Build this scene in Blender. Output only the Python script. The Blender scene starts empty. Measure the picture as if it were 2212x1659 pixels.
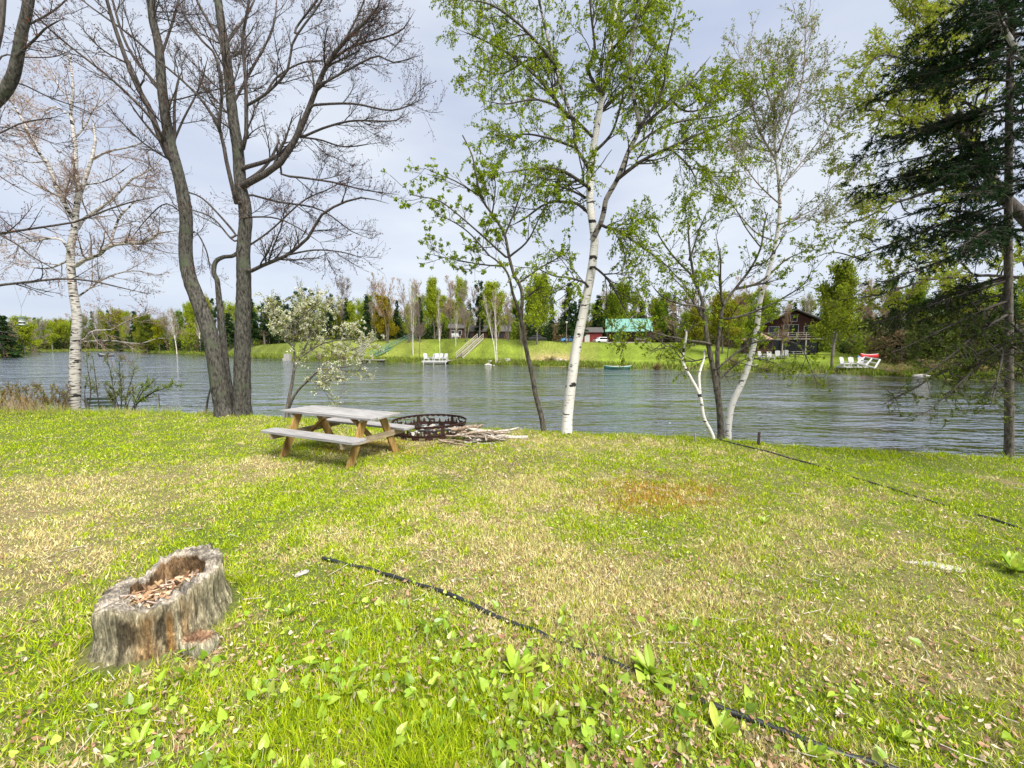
import bpy, math, numpy as np
from mathutils import Vector, Matrix
SC = bpy.context.scene
COL = SC.collection
PI = math.pi
R_ = math.radians
# ------------------------------------------------------------------ camera, sky, sun, exposure
CAMZ, PITCH, F = 1.92, R_(5.26), 885.0          # F in units of a 2212 px wide frame
cam = bpy.data.cameras.new('camera'); camo = bpy.data.objects.new('camera', cam); COL.objects.link(camo)
camo.location = (0, 0, CAMZ); camo.rotation_euler = (PI/2 - PITCH, 0, 0)
cam.sensor_width = 36; cam.lens = 36*F/2212; cam.clip_start = .05; cam.clip_end = 5000
SC.camera = camo
SUN_EL, SUN_AZ = 55, 140                       # azimuth clockwise from +Y: the sun stands behind the camera, to its right
W = bpy.data.worlds.new('World'); SC.world = W; W.use_nodes = True
nt = W.node_tree; nt.nodes.clear()
out = nt.nodes.new('ShaderNodeOutputWorld'); mixs = nt.nodes.new('ShaderNodeMixShader')
sky = nt.nodes.new('ShaderNodeTexSky'); sky.sky_type = 'NISHITA'; sky.sun_disc = False
sky.sun_elevation = R_(SUN_EL); sky.sun_rotation = R_(SUN_AZ)
bg1 = nt.nodes.new('ShaderNodeBackground'); bg1.inputs[1].default_value = .07
bg2 = nt.nodes.new('ShaderNodeBackground'); bg2.inputs[1].default_value = .45
tc = nt.nodes.new('ShaderNodeTexCoord'); mp = nt.nodes.new('ShaderNodeMapping'); mp.inputs['Scale'].default_value = (1.0, 1.0, 3.2)
nz = nt.nodes.new('ShaderNodeTexNoise'); nz.inputs['Scale'].default_value = 1.5; nz.inputs['Detail'].default_value = 5; nz.inputs['Roughness'].default_value = .5
rmp = nt.nodes.new('ShaderNodeValToRGB')
rmp.color_ramp.elements[0].position = .36; rmp.color_ramp.elements[0].color = (.56, .635, .82, 1)
rmp.color_ramp.elements[1].position = .66; rmp.color_ramp.elements[1].color = (.86, .91, .99, 1)
L = nt.links.new
L(tc.outputs['Generated'], mp.inputs[0]); L(mp.outputs[0], nz.inputs[0]); L(nz.outputs[0], rmp.inputs[0])
L(rmp.outputs[0], bg2.inputs[0]); L(sky.outputs[0], bg1.inputs[0])
mixs.inputs[0].default_value = .88
L(bg1.outputs[0], mixs.inputs[1]); L(bg2.outputs[0], mixs.inputs[2]); L(mixs.outputs[0], out.inputs[0])
sl = bpy.data.lights.new('sun', 'SUN'); sl.energy = 3.9; sl.angle = R_(42); sl.color = (1, .96, .88)
so = bpy.data.objects.new('sun', sl); COL.objects.link(so)
sd = Vector((math.sin(R_(SUN_AZ))*math.cos(R_(SUN_EL)), math.cos(R_(SUN_AZ))*math.cos(R_(SUN_EL)), math.sin(R_(SUN_EL))))
so.rotation_euler = sd.to_track_quat('Z', 'Y').to_euler(); so.location = sd*50
vs = SC.view_settings; vs.view_transform = 'Standard'; vs.look = 'None'; vs.gamma = 1; vs.exposure = 1.2
try: SC.display_settings.display_device = 'sRGB'
except Exception: pass
SC.cycles.max_bounces = 6; SC.cycles.transparent_max_bounces = 4; SC.cycles.diffuse_bounces = 3

# ------------------------------------------------------------------ helpers
CP, SP = math.cos(PITCH), math.sin(PITCH)
def P(u, v, D):
    """world point seen at (u,v) of a 2212x1659 frame, D metres ahead of the camera"""
    x = (u-1106)/F; z = -(v-829.5)/F
    fy = CP + z*SP; fz = -SP + z*CP
    k = D/fy
    return np.array([x*k, D, CAMZ + fz*k])
def proj(p):
    p = np.atleast_2d(p); y = p[:, 1]; z = p[:, 2]-CAMZ
    f = y*CP - z*SP; up = y*SP + z*CP; f = np.maximum(f, .05)
    return 1106 + F*p[:, 0]/f, 829.5 - F*up/f
def vnoise(x, y, s=1., seed=0):
    r = np.random.default_rng(seed).random((64, 64))
    x = np.asarray(x)*s+100.; y = np.asarray(y)*s+100.
    xi = np.floor(x).astype(int); yi = np.floor(y).astype(int); fx = x-xi; fy = y-yi
    fx = fx*fx*(3-2*fx); fy = fy*fy*(3-2*fy)
    g = lambda a, b: r[a % 64, b % 64]
    return (g(xi, yi)*(1-fx)+g(xi+1, yi)*fx)*(1-fy)+(g(xi, yi+1)*(1-fx)+g(xi+1, yi+1)*fx)*fy
def fbm(x, y, s=1., seed=0):
    return .5*vnoise(x, y, s, seed)+.3*vnoise(x, y, s*2.1, seed+1)+.2*vnoise(x, y, s*4.3, seed+2)
def nrm(a): return a/np.maximum(np.linalg.norm(a, axis=-1, keepdims=True), 1e-9)

class M:
    def __init__(s): s.v = []; s.f = []; s.c = []; s.m = []; s.n = 0
    def add(s, v, f, c=None, m=0):
        v = np.asarray(v, float).reshape(-1, 3); f = np.asarray(f, int)
        if len(v) == 0 or len(f) == 0: return
        s.v.append(v); s.f.append(f+s.n); s.n += len(v)
        if c is None: c = (1., 1., 1.)
        c = np.broadcast_to(np.asarray(c, float), (len(v), 3)) if np.ndim(c) < 2 else np.asarray(c)
        s.c.append(c); s.m.append(np.full(len(f), m))
    def box(s, c, d, rz=0., c3=None, rot=None, m=0):
        x, y, z = np.array(d)/2.
        v = np.array([(a, b, e) for a in (-x, x) for b in (-y, y) for e in (-z, z)])
        if rot is None: rot = Matrix.Rotation(rz, 3, 'Z')
        v = v @ np.array(rot).T + np.array(c)
        s.add(v, [(0, 1, 3, 2), (4, 6, 7, 5), (0, 4, 5, 1), (2, 3, 7, 6), (0, 2, 6, 4), (1, 5, 7, 3)], c3, m)
    def bar(s, p, q, w, h, c3=None, m=0, up=(0, 0, 1)):
        """box beam from p to q; w across (horizontal), h along the 'up' side"""
        p = np.array(p, float); q = np.array(q, float); d = q-p; l = np.linalg.norm(d); d /= l
        a = np.cross(d, up); a /= np.linalg.norm(a); b = np.cross(a, d)
        s.box((p+q)/2, (l, w, h), rot=np.array([d, a, b]).T, c3=c3, m=m)
    def tubes(s, Pt, Rd, sides=4, c3=None, m=0, cap=False):
        Pt = np.asarray(Pt, float); Rd = np.asarray(Rd, float)
        if Pt.ndim == 2: Pt = Pt[None]; Rd = Rd[None]
        if Pt.shape[0] == 0: return
        T, N, _ = Pt.shape
        tg = nrm(np.gradient(Pt, axis=1))
        ch = nrm(Pt[:, -1]-Pt[:, 0])
        ref = np.where(np.abs(ch[:, 2:3]) < .7, np.array([[0, 0, 1.]]), np.array([[.9, .43, 0.]]))[:, None, :]
        a = nrm(np.cross(tg, np.broadcast_to(ref, tg.shape))); b = np.cross(tg, a)
        an = np.arange(sides)*2*PI/sides
        ring = a[:, :, None, :]*np.cos(an)[None, None, :, None]+b[:, :, None, :]*np.sin(an)[None, None, :, None]
        V = Pt[:, :, None, :]+ring*Rd[:, :, None, None]
        idx = np.arange(T*N*sides).reshape(T, N, sides)
        i0 = idx[:, :-1]; i1 = idx[:, 1:]
        fc = np.stack([i0, np.roll(i0, -1, 2), np.roll(i1, -1, 2), i1], -1).reshape(-1, 4)
        s.add(V.reshape(-1, 3), fc, c3, m)
        if cap:
            for t in range(T):
                for k in (0, N-1):
                    cv = np.vstack([V[t, k], Pt[t, k][None]])
                    s.add(cv, [(j, (j+1) % sides, sides) for j in range(sides)], c3, m)
    def scatter(s, tv, tf, pos, rot, sc, col=None, m=0):
        n = len(pos)
        if n == 0: return
        sc = np.asarray(sc, float)
        if sc.ndim == 1: sc = sc[:, None]
        V = np.einsum('nij,kj->nki', rot, tv)*sc[:, None, :] if sc.shape[1] == 1 else np.einsum('nij,nkj->nki', rot, tv[None]*sc[:, None, :])
        V = V+pos[:, None, :]
        fc = (np.asarray(tf)[None]+(np.arange(n)*len(tv))[:, None, None]).reshape(-1, len(tf[0]))
        c = None if col is None else np.repeat(col, len(tv), axis=0)
        s.add(V.reshape(-1, 3), fc, c, m)
    def build(s, name, mats, parent=None, smooth=False, loc=None):
        me = bpy.data.meshes.new(name); o = bpy.data.objects.new(name, me); COL.objects.link(o)
        V = np.vstack(s.v)
        if parent is not None:
            V = V-np.array(world_loc(parent)); o.parent = parent
        elif loc is not None:
            V = V-np.array(loc); o.location = loc
        me.vertices.add(len(V)); me.vertices.foreach_set('co', V.astype(np.float32).ravel())
        tot = np.concatenate([np.full(len(f), f.shape[1]) for f in s.f]); li = np.concatenate([f.ravel() for f in s.f])
        me.loops.add(len(li)); me.loops.foreach_set('vertex_index', li.astype(np.int32))
        me.polygons.add(len(tot)); st = np.concatenate([[0], np.cumsum(tot)[:-1]])
        me.polygons.foreach_set('loop_start', st.astype(np.int32)); me.polygons.foreach_set('loop_total', tot.astype(np.int32))
        me.polygons.foreach_set('material_index', np.concatenate(s.m).astype(np.int32))
        me.polygons.foreach_set('use_smooth', np.full(len(tot), smooth))
        ca = me.color_attributes.new('Col', 'FLOAT_COLOR', 'POINT')
        C = np.ones((len(V), 4), np.float32); C[:, :3] = np.vstack(s.c); ca.data.foreach_set('color', C.ravel())
        for mt in (mats if isinstance(mats, (list, tuple)) else [mats]): me.materials.append(mt)
        me.update(calc_edges=True); me.validate()
        return o
def world_loc(o):
    l = Vector((0, 0, 0))
    while o is not None: l += o.location; o = o.parent
    return l
def tag(o, label=None, cat=None, group=None, kind=None):
    if label: o['label'] = label
    if cat: o['category'] = cat
    if group: o['group'] = group
    if kind: o['kind'] = kind
    return o
def thing(name, loc, label, cat, group=None):
    o = bpy.data.objects.new(name, None); COL.objects.link(o); o.location = tuple(loc); o.empty_display_size = .2
    return tag(o, label, cat, group)
def dup(o, loc, sc=(1, 1, 1), rz=0, label=None, group=None, color=None):
    r = o.copy(); COL.objects.link(r); r.location = loc; r.rotation_euler = (0, 0, rz); r.scale = sc
    if label: r['label'] = label
    if group: r['group'] = group
    if color: r.color = color
    for ch in o.children:
        c = ch.copy(); COL.objects.link(c); c.parent = r
        if color and ch.name.startswith('crown'): c.color = color
        for g in ch.children:
            d = g.copy(); COL.objects.link(d); d.parent = c
    return r
def catmull(pts, n):
    """smooth resample of a polyline (with extra columns) to n points"""
    p = np.asarray(pts, float)
    if len(p) < 3:
        t = np.linspace(0, 1, n)[:, None]; return p[0]*(1-t)+p[-1]*t
    e = np.vstack([2*p[0]-p[1], p, 2*p[-1]-p[-2]])
    d = np.concatenate([[0], np.cumsum(np.linalg.norm(np.diff(p[:, :3], axis=0), axis=1))])
    tt = np.linspace(0, d[-1], n); i = np.clip(np.searchsorted(d, tt, side='right')-1, 0, len(p)-2)
    u = ((tt-d[i])/np.maximum(d[i+1]-d[i], 1e-9))[:, None]
    a, b, c, g = e[i], e[i+1], e[i+2], e[i+3]
    return .5*((2*b)+(c-a)*u+(2*a-5*b+4*c-g)*u*u+(3*b-a-3*c+g)*u**3)
def limb(px, D0, D1, w0, w1, n=14, rng=None, wig=0.):
    """polyline of pixels, depth running from D0 to D1, width in px from w0 to w1 -> points, radii in metres"""
    a = np.array(px, float); t = np.linspace(0, 1, len(a))
    pts = np.array([P(u, v, D0+(D1-D0)*k) for (u, v), k in zip(a[:, :2], t)])
    pts = catmull(pts, n)
    if rng is not None and wig: pts[1:] += rng.normal(0, wig, (n-1, 3))
    k = np.linspace(0, 1, n); D = D0+(D1-D0)*k
    cx = np.cos(np.arctan((np.interp(k, t, a[:, 0])-1106)/F))
    return pts, (w0+(w1-w0)*k)*.5*D/F*cx
def grow(Pp, Rr, num, rng, ang=(30, 60), ln=(.3, .8), up=0., wig=.12, N=6, rr=.55, tr=(.15, 1.), rmin=.0015, fall=.5, flat=1., away=None):
    """num children on the parent curves Pp [T,K,3]; returns curves [num,N,3] and radii"""
    T, K, _ = Pp.shape
    seg = np.linalg.norm(np.diff(Pp, axis=1), axis=2).sum(1)
    par = rng.choice(T, num, p=seg/seg.sum()); t = rng.uniform(tr[0], tr[1], num)
    x = t*(K-1); i = np.minimum(x.astype(int), K-2); f = (x-i)[:, None]
    p0 = Pp[par, i]*(1-f)+Pp[par, i+1]*f; tg = nrm(Pp[par, i+1]-Pp[par, i])
    r0 = (Rr[par, i]*(1-f[:, 0])+Rr[par, i+1]*f[:, 0])*rr
    rv = rng.normal(size=(num, 3)); rv[:, 2] *= flat; pe = nrm(rv-(rv*tg).sum(1)[:, None]*tg)
    a = np.radians(rng.uniform(ang[0], ang[1], num))[:, None]
    d = nrm(np.cos(a)*tg+np.sin(a)*pe)
    if away is not None: d = nrm(d+np.array(away))
    le = rng.uniform(ln[0], ln[1], num)*(1-fall*t)
    out = np.zeros((num, N, 3)); out[:, 0] = p0; cur = d
    for k in range(1, N):
        cur = nrm(cur+np.array([0, 0, up/N])+rng.normal(0, wig, (num, 3)))
        out[:, k] = out[:, k-1]+cur*(le/(N-1))[:, None]
    rad = np.maximum(r0[:, None]*np.linspace(1, .35, N)[None], rmin)
    return out, rad
def stackl(ls):
    return np.stack([l[0] for l in ls]), np.stack([l[1] for l in ls])
def along(Pp, num, rng, tr=(0, 1)):
    T, K, _ = Pp.shape
    seg = np.linalg.norm(np.diff(Pp, axis=1), axis=2).sum(1); par = rng.choice(T, num, p=seg/seg.sum())
    x = rng.uniform(tr[0], tr[1], num)*(K-1); i = np.minimum(x.astype(int), K-2); f = (x-i)[:, None]
    return Pp[par, i]*(1-f)+Pp[par, i+1]*f, nrm(Pp[par, i+1]-Pp[par, i])
def frames(d, nhint):
    d = nrm(d); y = nrm(np.cross(nhint, d)); z = np.cross(d, y)
    return np.stack([d, y, z], axis=2)
LEAF_V = np.array([(0, 0, 0), (.45, .3, .06), (1, 0, -.05), (.45, -.3, .06)], float); LEAF_F = [(0, 1, 2, 3)]
LEAF6_V = np.array([(0, 0, 0), (.3, .27, .05), (.65, .22, .04), (1, 0, -.06), (.65, -.22, .04), (.3, -.27, .05), (.5, 0, -.02)], float)
LEAF6_F = [(0, 1, 6), (1, 2, 6), (2, 3, 6), (3, 4, 6), (4, 5, 6), (5, 0, 6)]
HEART_V = np.array([(.10, 0, 0), (-.06, .2, .04), (.05, .36, .07), (.3, .38, .09), (.6, .25, .07), (1, 0, -.06), (.6, -.25, .07), (.3, -.38, .09), (.05, -.36, .07), (-.06, -.2, .04), (.5, 0, 0)], float)
HEART_F = [(i, i+1, 10) for i in range(0, 9)]+[(9, 0, 10)]
def mixcols(cols, wts, n, rng, var=.15):
    cols = np.array(cols, float); w = np.array(wts, float); k = rng.choice(len(cols), n, p=w/w.sum())
    return np.clip(cols[k]*rng.uniform(1-var, 1+var, (n, 1))*rng.uniform(.94, 1.06, (n, 3)), 0, 1)
def leafset(m, pos, size, rng, cols, wts, droop=0., mi=0, tv=LEAF_V, tf=LEAF_F, var=.2, dirs=None, spread=1.):
    n = len(pos); d = rng.normal(size=(n, 3))*spread
    if dirs is not None: d = d+dirs
    d[:, 2] -= droop; nh = rng.normal(size=(n, 3)); nh[:, 2] += .8
    m.scatter(tv, tf, pos, frames(d, nh), rng.uniform(size[0], size[1], n), mixcols(cols, wts, n, rng, var), mi)

# ------------------------------------------------------------------ materials
def newmat(name):
    m = bpy.data.materials.new(name); m.use_nodes = True; return m, m.node_tree, m.node_tree.nodes, m.node_tree.links.new
def plain(name, col, rough=.7, metal=0., var=.15, scale=20, bump=0., spec=.3):
    m, t, N, L = newmat(name); b = N['Principled BSDF']; b.inputs['Roughness'].default_value = rough; b.inputs['Metallic'].default_value = metal
    b.inputs['Specular IOR Level'].default_value = spec
    tc = N.new('ShaderNodeTexCoord'); n = N.new('ShaderNodeTexNoise'); n.inputs['Scale'].default_value = scale; n.inputs['Detail'].default_value = 4
    r = N.new('ShaderNodeValToRGB'); r.color_ramp.elements[0].position = .3; r.color_ramp.elements[1].position = .7
    r.color_ramp.elements[0].color = tuple(c*(1-var) for c in col)+(1,); r.color_ramp.elements[1].color = tuple(min(1, c*(1+var)) for c in col)+(1,)
    L(tc.outputs['Object'], n.inputs[0]); L(n.outputs[0], r.inputs[0]); L(r.outputs[0], b.inputs['Base Color'])
    if bump:
        bp = N.new('ShaderNodeBump'); bp.inputs['Strength'].default_value = bump; bp.inputs['Distance'].default_value = .02; L(n.outputs[0], bp.inputs['Height']); L(bp.outputs[0], b.inputs['Normal'])
    return m
def foliage(name, trans=.35, objcol=False, gloss=.0):
    m, t, N, L = newmat(name); N.remove(N['Principled BSDF']); o = N['Material Output']
    a = N.new('ShaderNodeAttribute'); a.attribute_name = 'Col'; c = a.outputs['Color']
    if objcol:
        oi = N.new('ShaderNodeObjectInfo'); mx = N.new('ShaderNodeMix'); mx.data_type = 'RGBA'; mx.blend_type = 'MULTIPLY'; mx.inputs[0].default_value = 1
        L(c, mx.inputs[6]); L(oi.outputs['Color'], mx.inputs[7]); c = mx.outputs[2]
    d = N.new('ShaderNodeBsdfDiffuse'); tr = N.new('ShaderNodeBsdfTranslucent'); x = N.new('ShaderNodeMixShader'); x.inputs[0].default_value = trans
    L(c, d.inputs[0]); L(c, tr.inputs[0]); L(d.outputs[0], x.inputs[1]); L(tr.outputs[0], x.inputs[2]); last = x.outputs[0]
    if gloss:
        g = N.new('ShaderNodeBsdfGlossy'); g.inputs['Roughness'].default_value = .35; y = N.new('ShaderNodeMixShader'); y.inputs[0].default_value = gloss
        L(last, y.inputs[1]); L(g.outputs[0], y.inputs[2]); last = y.outputs[0]
    L(last, o.inputs[0]); return m
def barkmat(name, dark, light, sxy=14., sz=2.5, bump=.8, extra=None, p0=.35, p1=.65, moss=None):
    m, t, N, L = newmat(name); b = N['Principled BSDF']; b.inputs['Roughness'].default_value = .9; b.inputs['Specular IOR Level'].default_value = .15
    tc = N.new('ShaderNodeTexCoord'); mp = N.new('ShaderNodeMapping'); mp.inputs['Scale'].default_value = (sxy, sxy, sz)
    n = N.new('ShaderNodeTexNoise'); n.inputs['Scale'].default_value = 1; n.inputs['Detail'].default_value = 6; n.inputs['Roughness'].default_value = .65
    r = N.new('ShaderNodeValToRGB'); r.color_ramp.elements[0].position = p0; r.color_ramp.elements[1].position = p1
    r.color_ramp.elements[0].color = dark+(1,); r.color_ramp.elements[1].color = light+(1,)
    L(tc.outputs['Object'], mp.inputs[0]); L(mp.outputs[0], n.inputs[0]); L(n.outputs[0], r.inputs[0]); c = r.outputs[0]
    if extra:
        n2 = N.new('ShaderNodeTexNoise'); n2.inputs['Scale'].default_value = extra[0]; n2.inputs['Detail'].default_value = 3
        r2 = N.new('ShaderNodeValToRGB'); r2.color_ramp.elements[0].position = extra[2]; r2.color_ramp.elements[1].position = extra[2]+.12
        mx = N.new('ShaderNodeMix'); mx.data_type = 'RGBA'; mx.inputs[7].default_value = extra[1]+(1,)
        L(tc.outputs['Object'], n2.inputs[0]); L(n2.outputs[0], r2.inputs[0]); L(r2.outputs[0], mx.inputs[0]); L(c, mx.inputs[6]); c = mx.outputs[2]
    L(c, b.inputs['Base Color'])
    bp = N.new('ShaderNodeBump'); bp.inputs['Strength'].default_value = bump; bp.inputs['Distance'].default_value = .03
    L(n.outputs[0], bp.inputs['Height']); L(bp.outputs[0], b.inputs['Normal'])
    return m
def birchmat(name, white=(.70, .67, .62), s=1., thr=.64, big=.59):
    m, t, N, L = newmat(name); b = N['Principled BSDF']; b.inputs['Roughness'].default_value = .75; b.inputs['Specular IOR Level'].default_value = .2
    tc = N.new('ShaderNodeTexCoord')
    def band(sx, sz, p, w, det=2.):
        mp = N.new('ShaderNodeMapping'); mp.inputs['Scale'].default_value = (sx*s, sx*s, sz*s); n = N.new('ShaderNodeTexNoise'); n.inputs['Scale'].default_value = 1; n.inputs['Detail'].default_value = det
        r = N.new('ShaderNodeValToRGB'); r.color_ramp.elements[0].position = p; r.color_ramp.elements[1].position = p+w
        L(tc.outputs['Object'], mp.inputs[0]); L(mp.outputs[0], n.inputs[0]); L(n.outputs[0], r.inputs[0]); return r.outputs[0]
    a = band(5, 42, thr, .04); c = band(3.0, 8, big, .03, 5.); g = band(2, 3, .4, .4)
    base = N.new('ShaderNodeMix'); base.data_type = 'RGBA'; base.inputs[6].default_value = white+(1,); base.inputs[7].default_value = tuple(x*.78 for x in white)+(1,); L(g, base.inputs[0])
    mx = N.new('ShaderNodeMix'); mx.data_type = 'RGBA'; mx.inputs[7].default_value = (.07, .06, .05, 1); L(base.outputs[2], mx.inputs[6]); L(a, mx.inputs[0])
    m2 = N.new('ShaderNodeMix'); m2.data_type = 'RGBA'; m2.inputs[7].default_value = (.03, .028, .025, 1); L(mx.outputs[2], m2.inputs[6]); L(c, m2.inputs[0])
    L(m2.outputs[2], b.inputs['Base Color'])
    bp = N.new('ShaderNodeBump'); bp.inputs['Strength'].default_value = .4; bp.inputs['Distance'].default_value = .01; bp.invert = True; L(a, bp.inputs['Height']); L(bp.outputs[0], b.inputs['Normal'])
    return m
def attrmat(name, rough=.9, nscale=30., nvar=.35, bump=.5, dist=.02):
    m, t, N, L = newmat(name); b = N['Principled BSDF']; b.inputs['Roughness'].default_value = rough; b.inputs['Specular IOR Level'].default_value = .1
    a = N.new('ShaderNodeAttribute'); a.attribute_name = 'Col'
    tc = N.new('ShaderNodeTexCoord'); n = N.new('ShaderNodeTexNoise'); n.inputs['Scale'].default_value = nscale; n.inputs['Detail'].default_value = 5; n.inputs['Roughness'].default_value = .7
    r = N.new('ShaderNodeMapRange'); r.inputs[1].default_value = .3; r.inputs[2].default_value = .7; r.inputs[3].default_value = 1-nvar; r.inputs[4].default_value = 1+nvar
    mx = N.new('ShaderNodeVectorMath'); mx.operation = 'SCALE'
    L(tc.outputs['Object'], n.inputs[0]); L(n.outputs[0], r.inputs[0]); L(a.outputs['Color'], mx.inputs[0]); L(r.outputs[0], mx.inputs['Scale']); L(mx.outputs[0], b.inputs['Base Color'])
    bp = N.new('ShaderNodeBump'); bp.inputs['Strength'].default_value = bump; bp.inputs['Distance'].default_value = dist; L(n.outputs[0], bp.inputs['Height']); L(bp.outputs[0], b.inputs['Normal'])
    return m
def woodmat(name, dark, light, sc=(2, 40, 40), rough=.8):
    return_m, t, N, L = newmat(name); b = N['Principled BSDF']; b.inputs['Roughness'].default_value = rough; b.inputs['Specular IOR Level'].default_value = .25
    a = N.new('ShaderNodeAttribute'); a.attribute_name = 'Col'
    tc = N.new('ShaderNodeTexCoord'); mp = N.new('ShaderNodeMapping'); mp.inputs['Scale'].default_value = sc
    n = N.new('ShaderNodeTexNoise'); n.inputs['Scale'].default_value = 1; n.inputs['Detail'].default_value = 6; n.inputs['Roughness'].default_value = .6
    r = N.new('ShaderNodeValToRGB'); r.color_ramp.elements[0].position = .3; r.color_ramp.elements[1].position = .68
    r.color_ramp.elements[0].color = dark+(1,); r.color_ramp.elements[1].color = light+(1,)
    mx = N.new('ShaderNodeMix'); mx.data_type = 'RGBA'; mx.blend_type = 'MULTIPLY'; mx.inputs[0].default_value = 1
    L(tc.outputs['Object'], mp.inputs[0]); L(mp.outputs[0], n.inputs[0]); L(n.outputs[0], r.inputs[0]); L(r.outputs[0], mx.inputs[6]); L(a.outputs['Color'], mx.inputs[7]); L(mx.outputs[2], b.inputs['Base Color'])
    bp = N.new('ShaderNodeBump'); bp.inputs['Strength'].default_value = .35; bp.inputs['Distance'].default_value = .004; L(n.outputs[0], bp.inputs['Height']); L(bp.outputs[0], b.inputs['Normal'])
    return return_m
MT = dict(
    leaf=foliage('spring leaf', .45), grass=foliage('grass blade', .3), weed=foliage('broad leaf', .35, gloss=.04), litter=foliage('dead leaf', .15),
    farleaf=foliage('far foliage', .35, objcol=True), needle=foliage('needles', .15), flower=foliage('petals', .4),
    maple=barkmat('maple bark', (.014, .013, .011), (.12, .112, .095), 24, 8., 1., extra=(3., (.075, .085, .055), .56)),
    birchdark=birchmat('dark grey birch limb', (.3, .27, .24), 1., .6, .52),  # darker grey bark for the two side stems of the middle birch
    mapledark=barkmat('maple limb bark', (.03, .024, .022), (.11, .095, .085), 25, 6, .6),
    budtwig=plain('budding twig', (.085, .05, .05), .8), darktwig=plain('dark twig', (.05, .042, .035), .8),
    birch=birchmat('birch bark'), birchold=birchmat('old birch bark', (.5, .47, .43), 1., .55, .58), birchtwig=plain('pale birch twig', (.26, .2, .17), .8, scale=3, var=.5),
    greybark=barkmat('grey young bark', (.06, .052, .045), (.2, .18, .15), 30, 7, .6), thinbark=barkmat('lichen bark', (.03, .026, .022), (.17, .15, .12), 22, 9, .7),
    conbark=barkmat('conifer bark', (.05, .042, .036), (.17, .15, .13), 30, 12, .7),
    fartrunk=plain('far trunk', (.13, .11, .09), .9, scale=3, var=.4), farwhite=plain('far birch trunk', (.6, .56, .5), .8, scale=4, var=.35), fartwig=plain('far twig', (.2, .16, .135), .9),
    topwood=woodmat('weathered plank', (.15, .14, .135), (.38, .37, .365), (3, 45, 45)), legwood=woodmat('treated leg wood', (.20, .11, .035), (.46, .30, .10), (20, 20, 3)),
    bracewood=woodmat('weathered brace', (.2, .155, .1), (.46, .37, .25), (6, 6, 40)),
    rust=plain('rusty steel', (.036, .016, .012), .85, .2, .5, 25, .3), stone=plain('field stone', (.34, .32, .3), .9, 0, .45, 12, .6), palestone=plain('pale stone', (.36, .34, .31), .9, 0, .3, 14, .5),
    char=plain('charcoal', (.03, .028, .028), .9, 0, .5, 30, .5),
    stickw=barkmat('bleached stick bark', (.16, .12, .09), (.62, .57, .5), 18, 18, .5), stickb=barkmat('brown stick bark', (.12, .085, .06), (.4, .31, .23), 25, 25, .5),
    pipe=plain('black poly pipe', (.018, .02, .022), .38, 0, .2, 8, 0, .5), stake=plain('dark stake', (.05, .035, .03), .8, .2, .3), greystake=plain('grey stake', (.25, .24, .22), .9),
    white=plain('white paint', (.42, .42, .41), .5, 0, .04, 3), metalteal=plain('pale teal metal roof', (.14, .29, .24), .45, .1, .06, .5), logbrown=plain('dark log wall', (.07, .035, .022), .8, 0, .4, 3),
    redwall=plain('red wall', (.16, .02, .02), .7, 0, .2, 2), dkwin=plain('dark window', (.015, .017, .02), .15, 0, .1, 2, 0, .6), shingle=plain('grey shingle', (.075, .07, .066), .9, 0, .25, 3), tanroof=plain('tan shingle', (.3, .2, .15), .9, 0, .2, 3),
    redbrown=plain('red brown siding', (.055, .02, .015), .75, 0, .3, 4), deckwood=plain('deck wood', (.35, .31, .26), .8, 0, .2, 4), greenpaint=plain('green painted wood', (.1, .2, .15), .7, 0, .2, 3),
    canoe=plain('dark green hull', (.02, .09, .07), .35, 0, .1, 2), alu=plain('grey aluminium', (.5, .51, .52), .4, .3, .1, 3), boatdark=plain('dark hull', (.04, .05, .07), .4),
    cloth=plain('dark jacket', (.02, .022, .03), .9), skin=plain('skin', (.5, .3, .22), .6), red=plain('red hull', (.6, .04, .05), .4), blue=plain('blue hull', (.03, .1, .35), .4), bluecar=plain('blue cover', (.12, .3, .6), .5), blackm=plain('black', (.02, .02, .02), .6),
    benchgreen=plain('green bench slat', (.07, .1, .075), .8), glass=plain('feeder plastic', (.7, .75, .72), .2),
)

# ------------------------------------------------------------------ the lawn on this bank
WATER = -1.28
EDGE = np.array([(-60, 21), (-40, 17), (-22, 13.2), (-15, 12.3), (-9.3, 11.9), (-6.2, 11.1), (-2.8, 9.9), (.8, 9.45), (1.9, 9.1), (3.8, 8.9), (4.9, 8.3), (6, 7.8), (7.4, 7.45), (8.6, 7.0), (12, 6.0), (20, 4), (40, -2), (60, -9)], float)
def edge_y(x): return np.interp(x, EDGE[:, 0], EDGE[:, 1])
def sst(t): t = np.clip(t, 0, 1); return t*t*(3-2*t)
def lawn_z(x, y):
    x = np.asarray(x, float); y = np.asarray(y, float)
    z = .27*(1-sst((y-1.6)/4.6)) - .02*sst((y-7)/4)
    z = z + .05*(fbm(x, y, .5, 3)-.5) + .018*(vnoise(x, y, 2.3, 5)-.5)
    s = y-edge_y(x)
    return z - 2.3*sst((s+.25)/2.3) - .25*np.maximum(s-1.9, 0)*(s < 6) - np.where(s >= 6, 1.02, 0)
def G(u, v):
    """the point of the lawn seen at pixel (u,v)"""
    a = PITCH+math.atan((v-829.5)/F); z = 0.
    for _ in range(6):
        D = (CAMZ-z)/math.tan(a); p = P(u, v, D); z = float(lawn_z(p[0], p[1]))
    return np.array([p[0], p[1], z])
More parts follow.
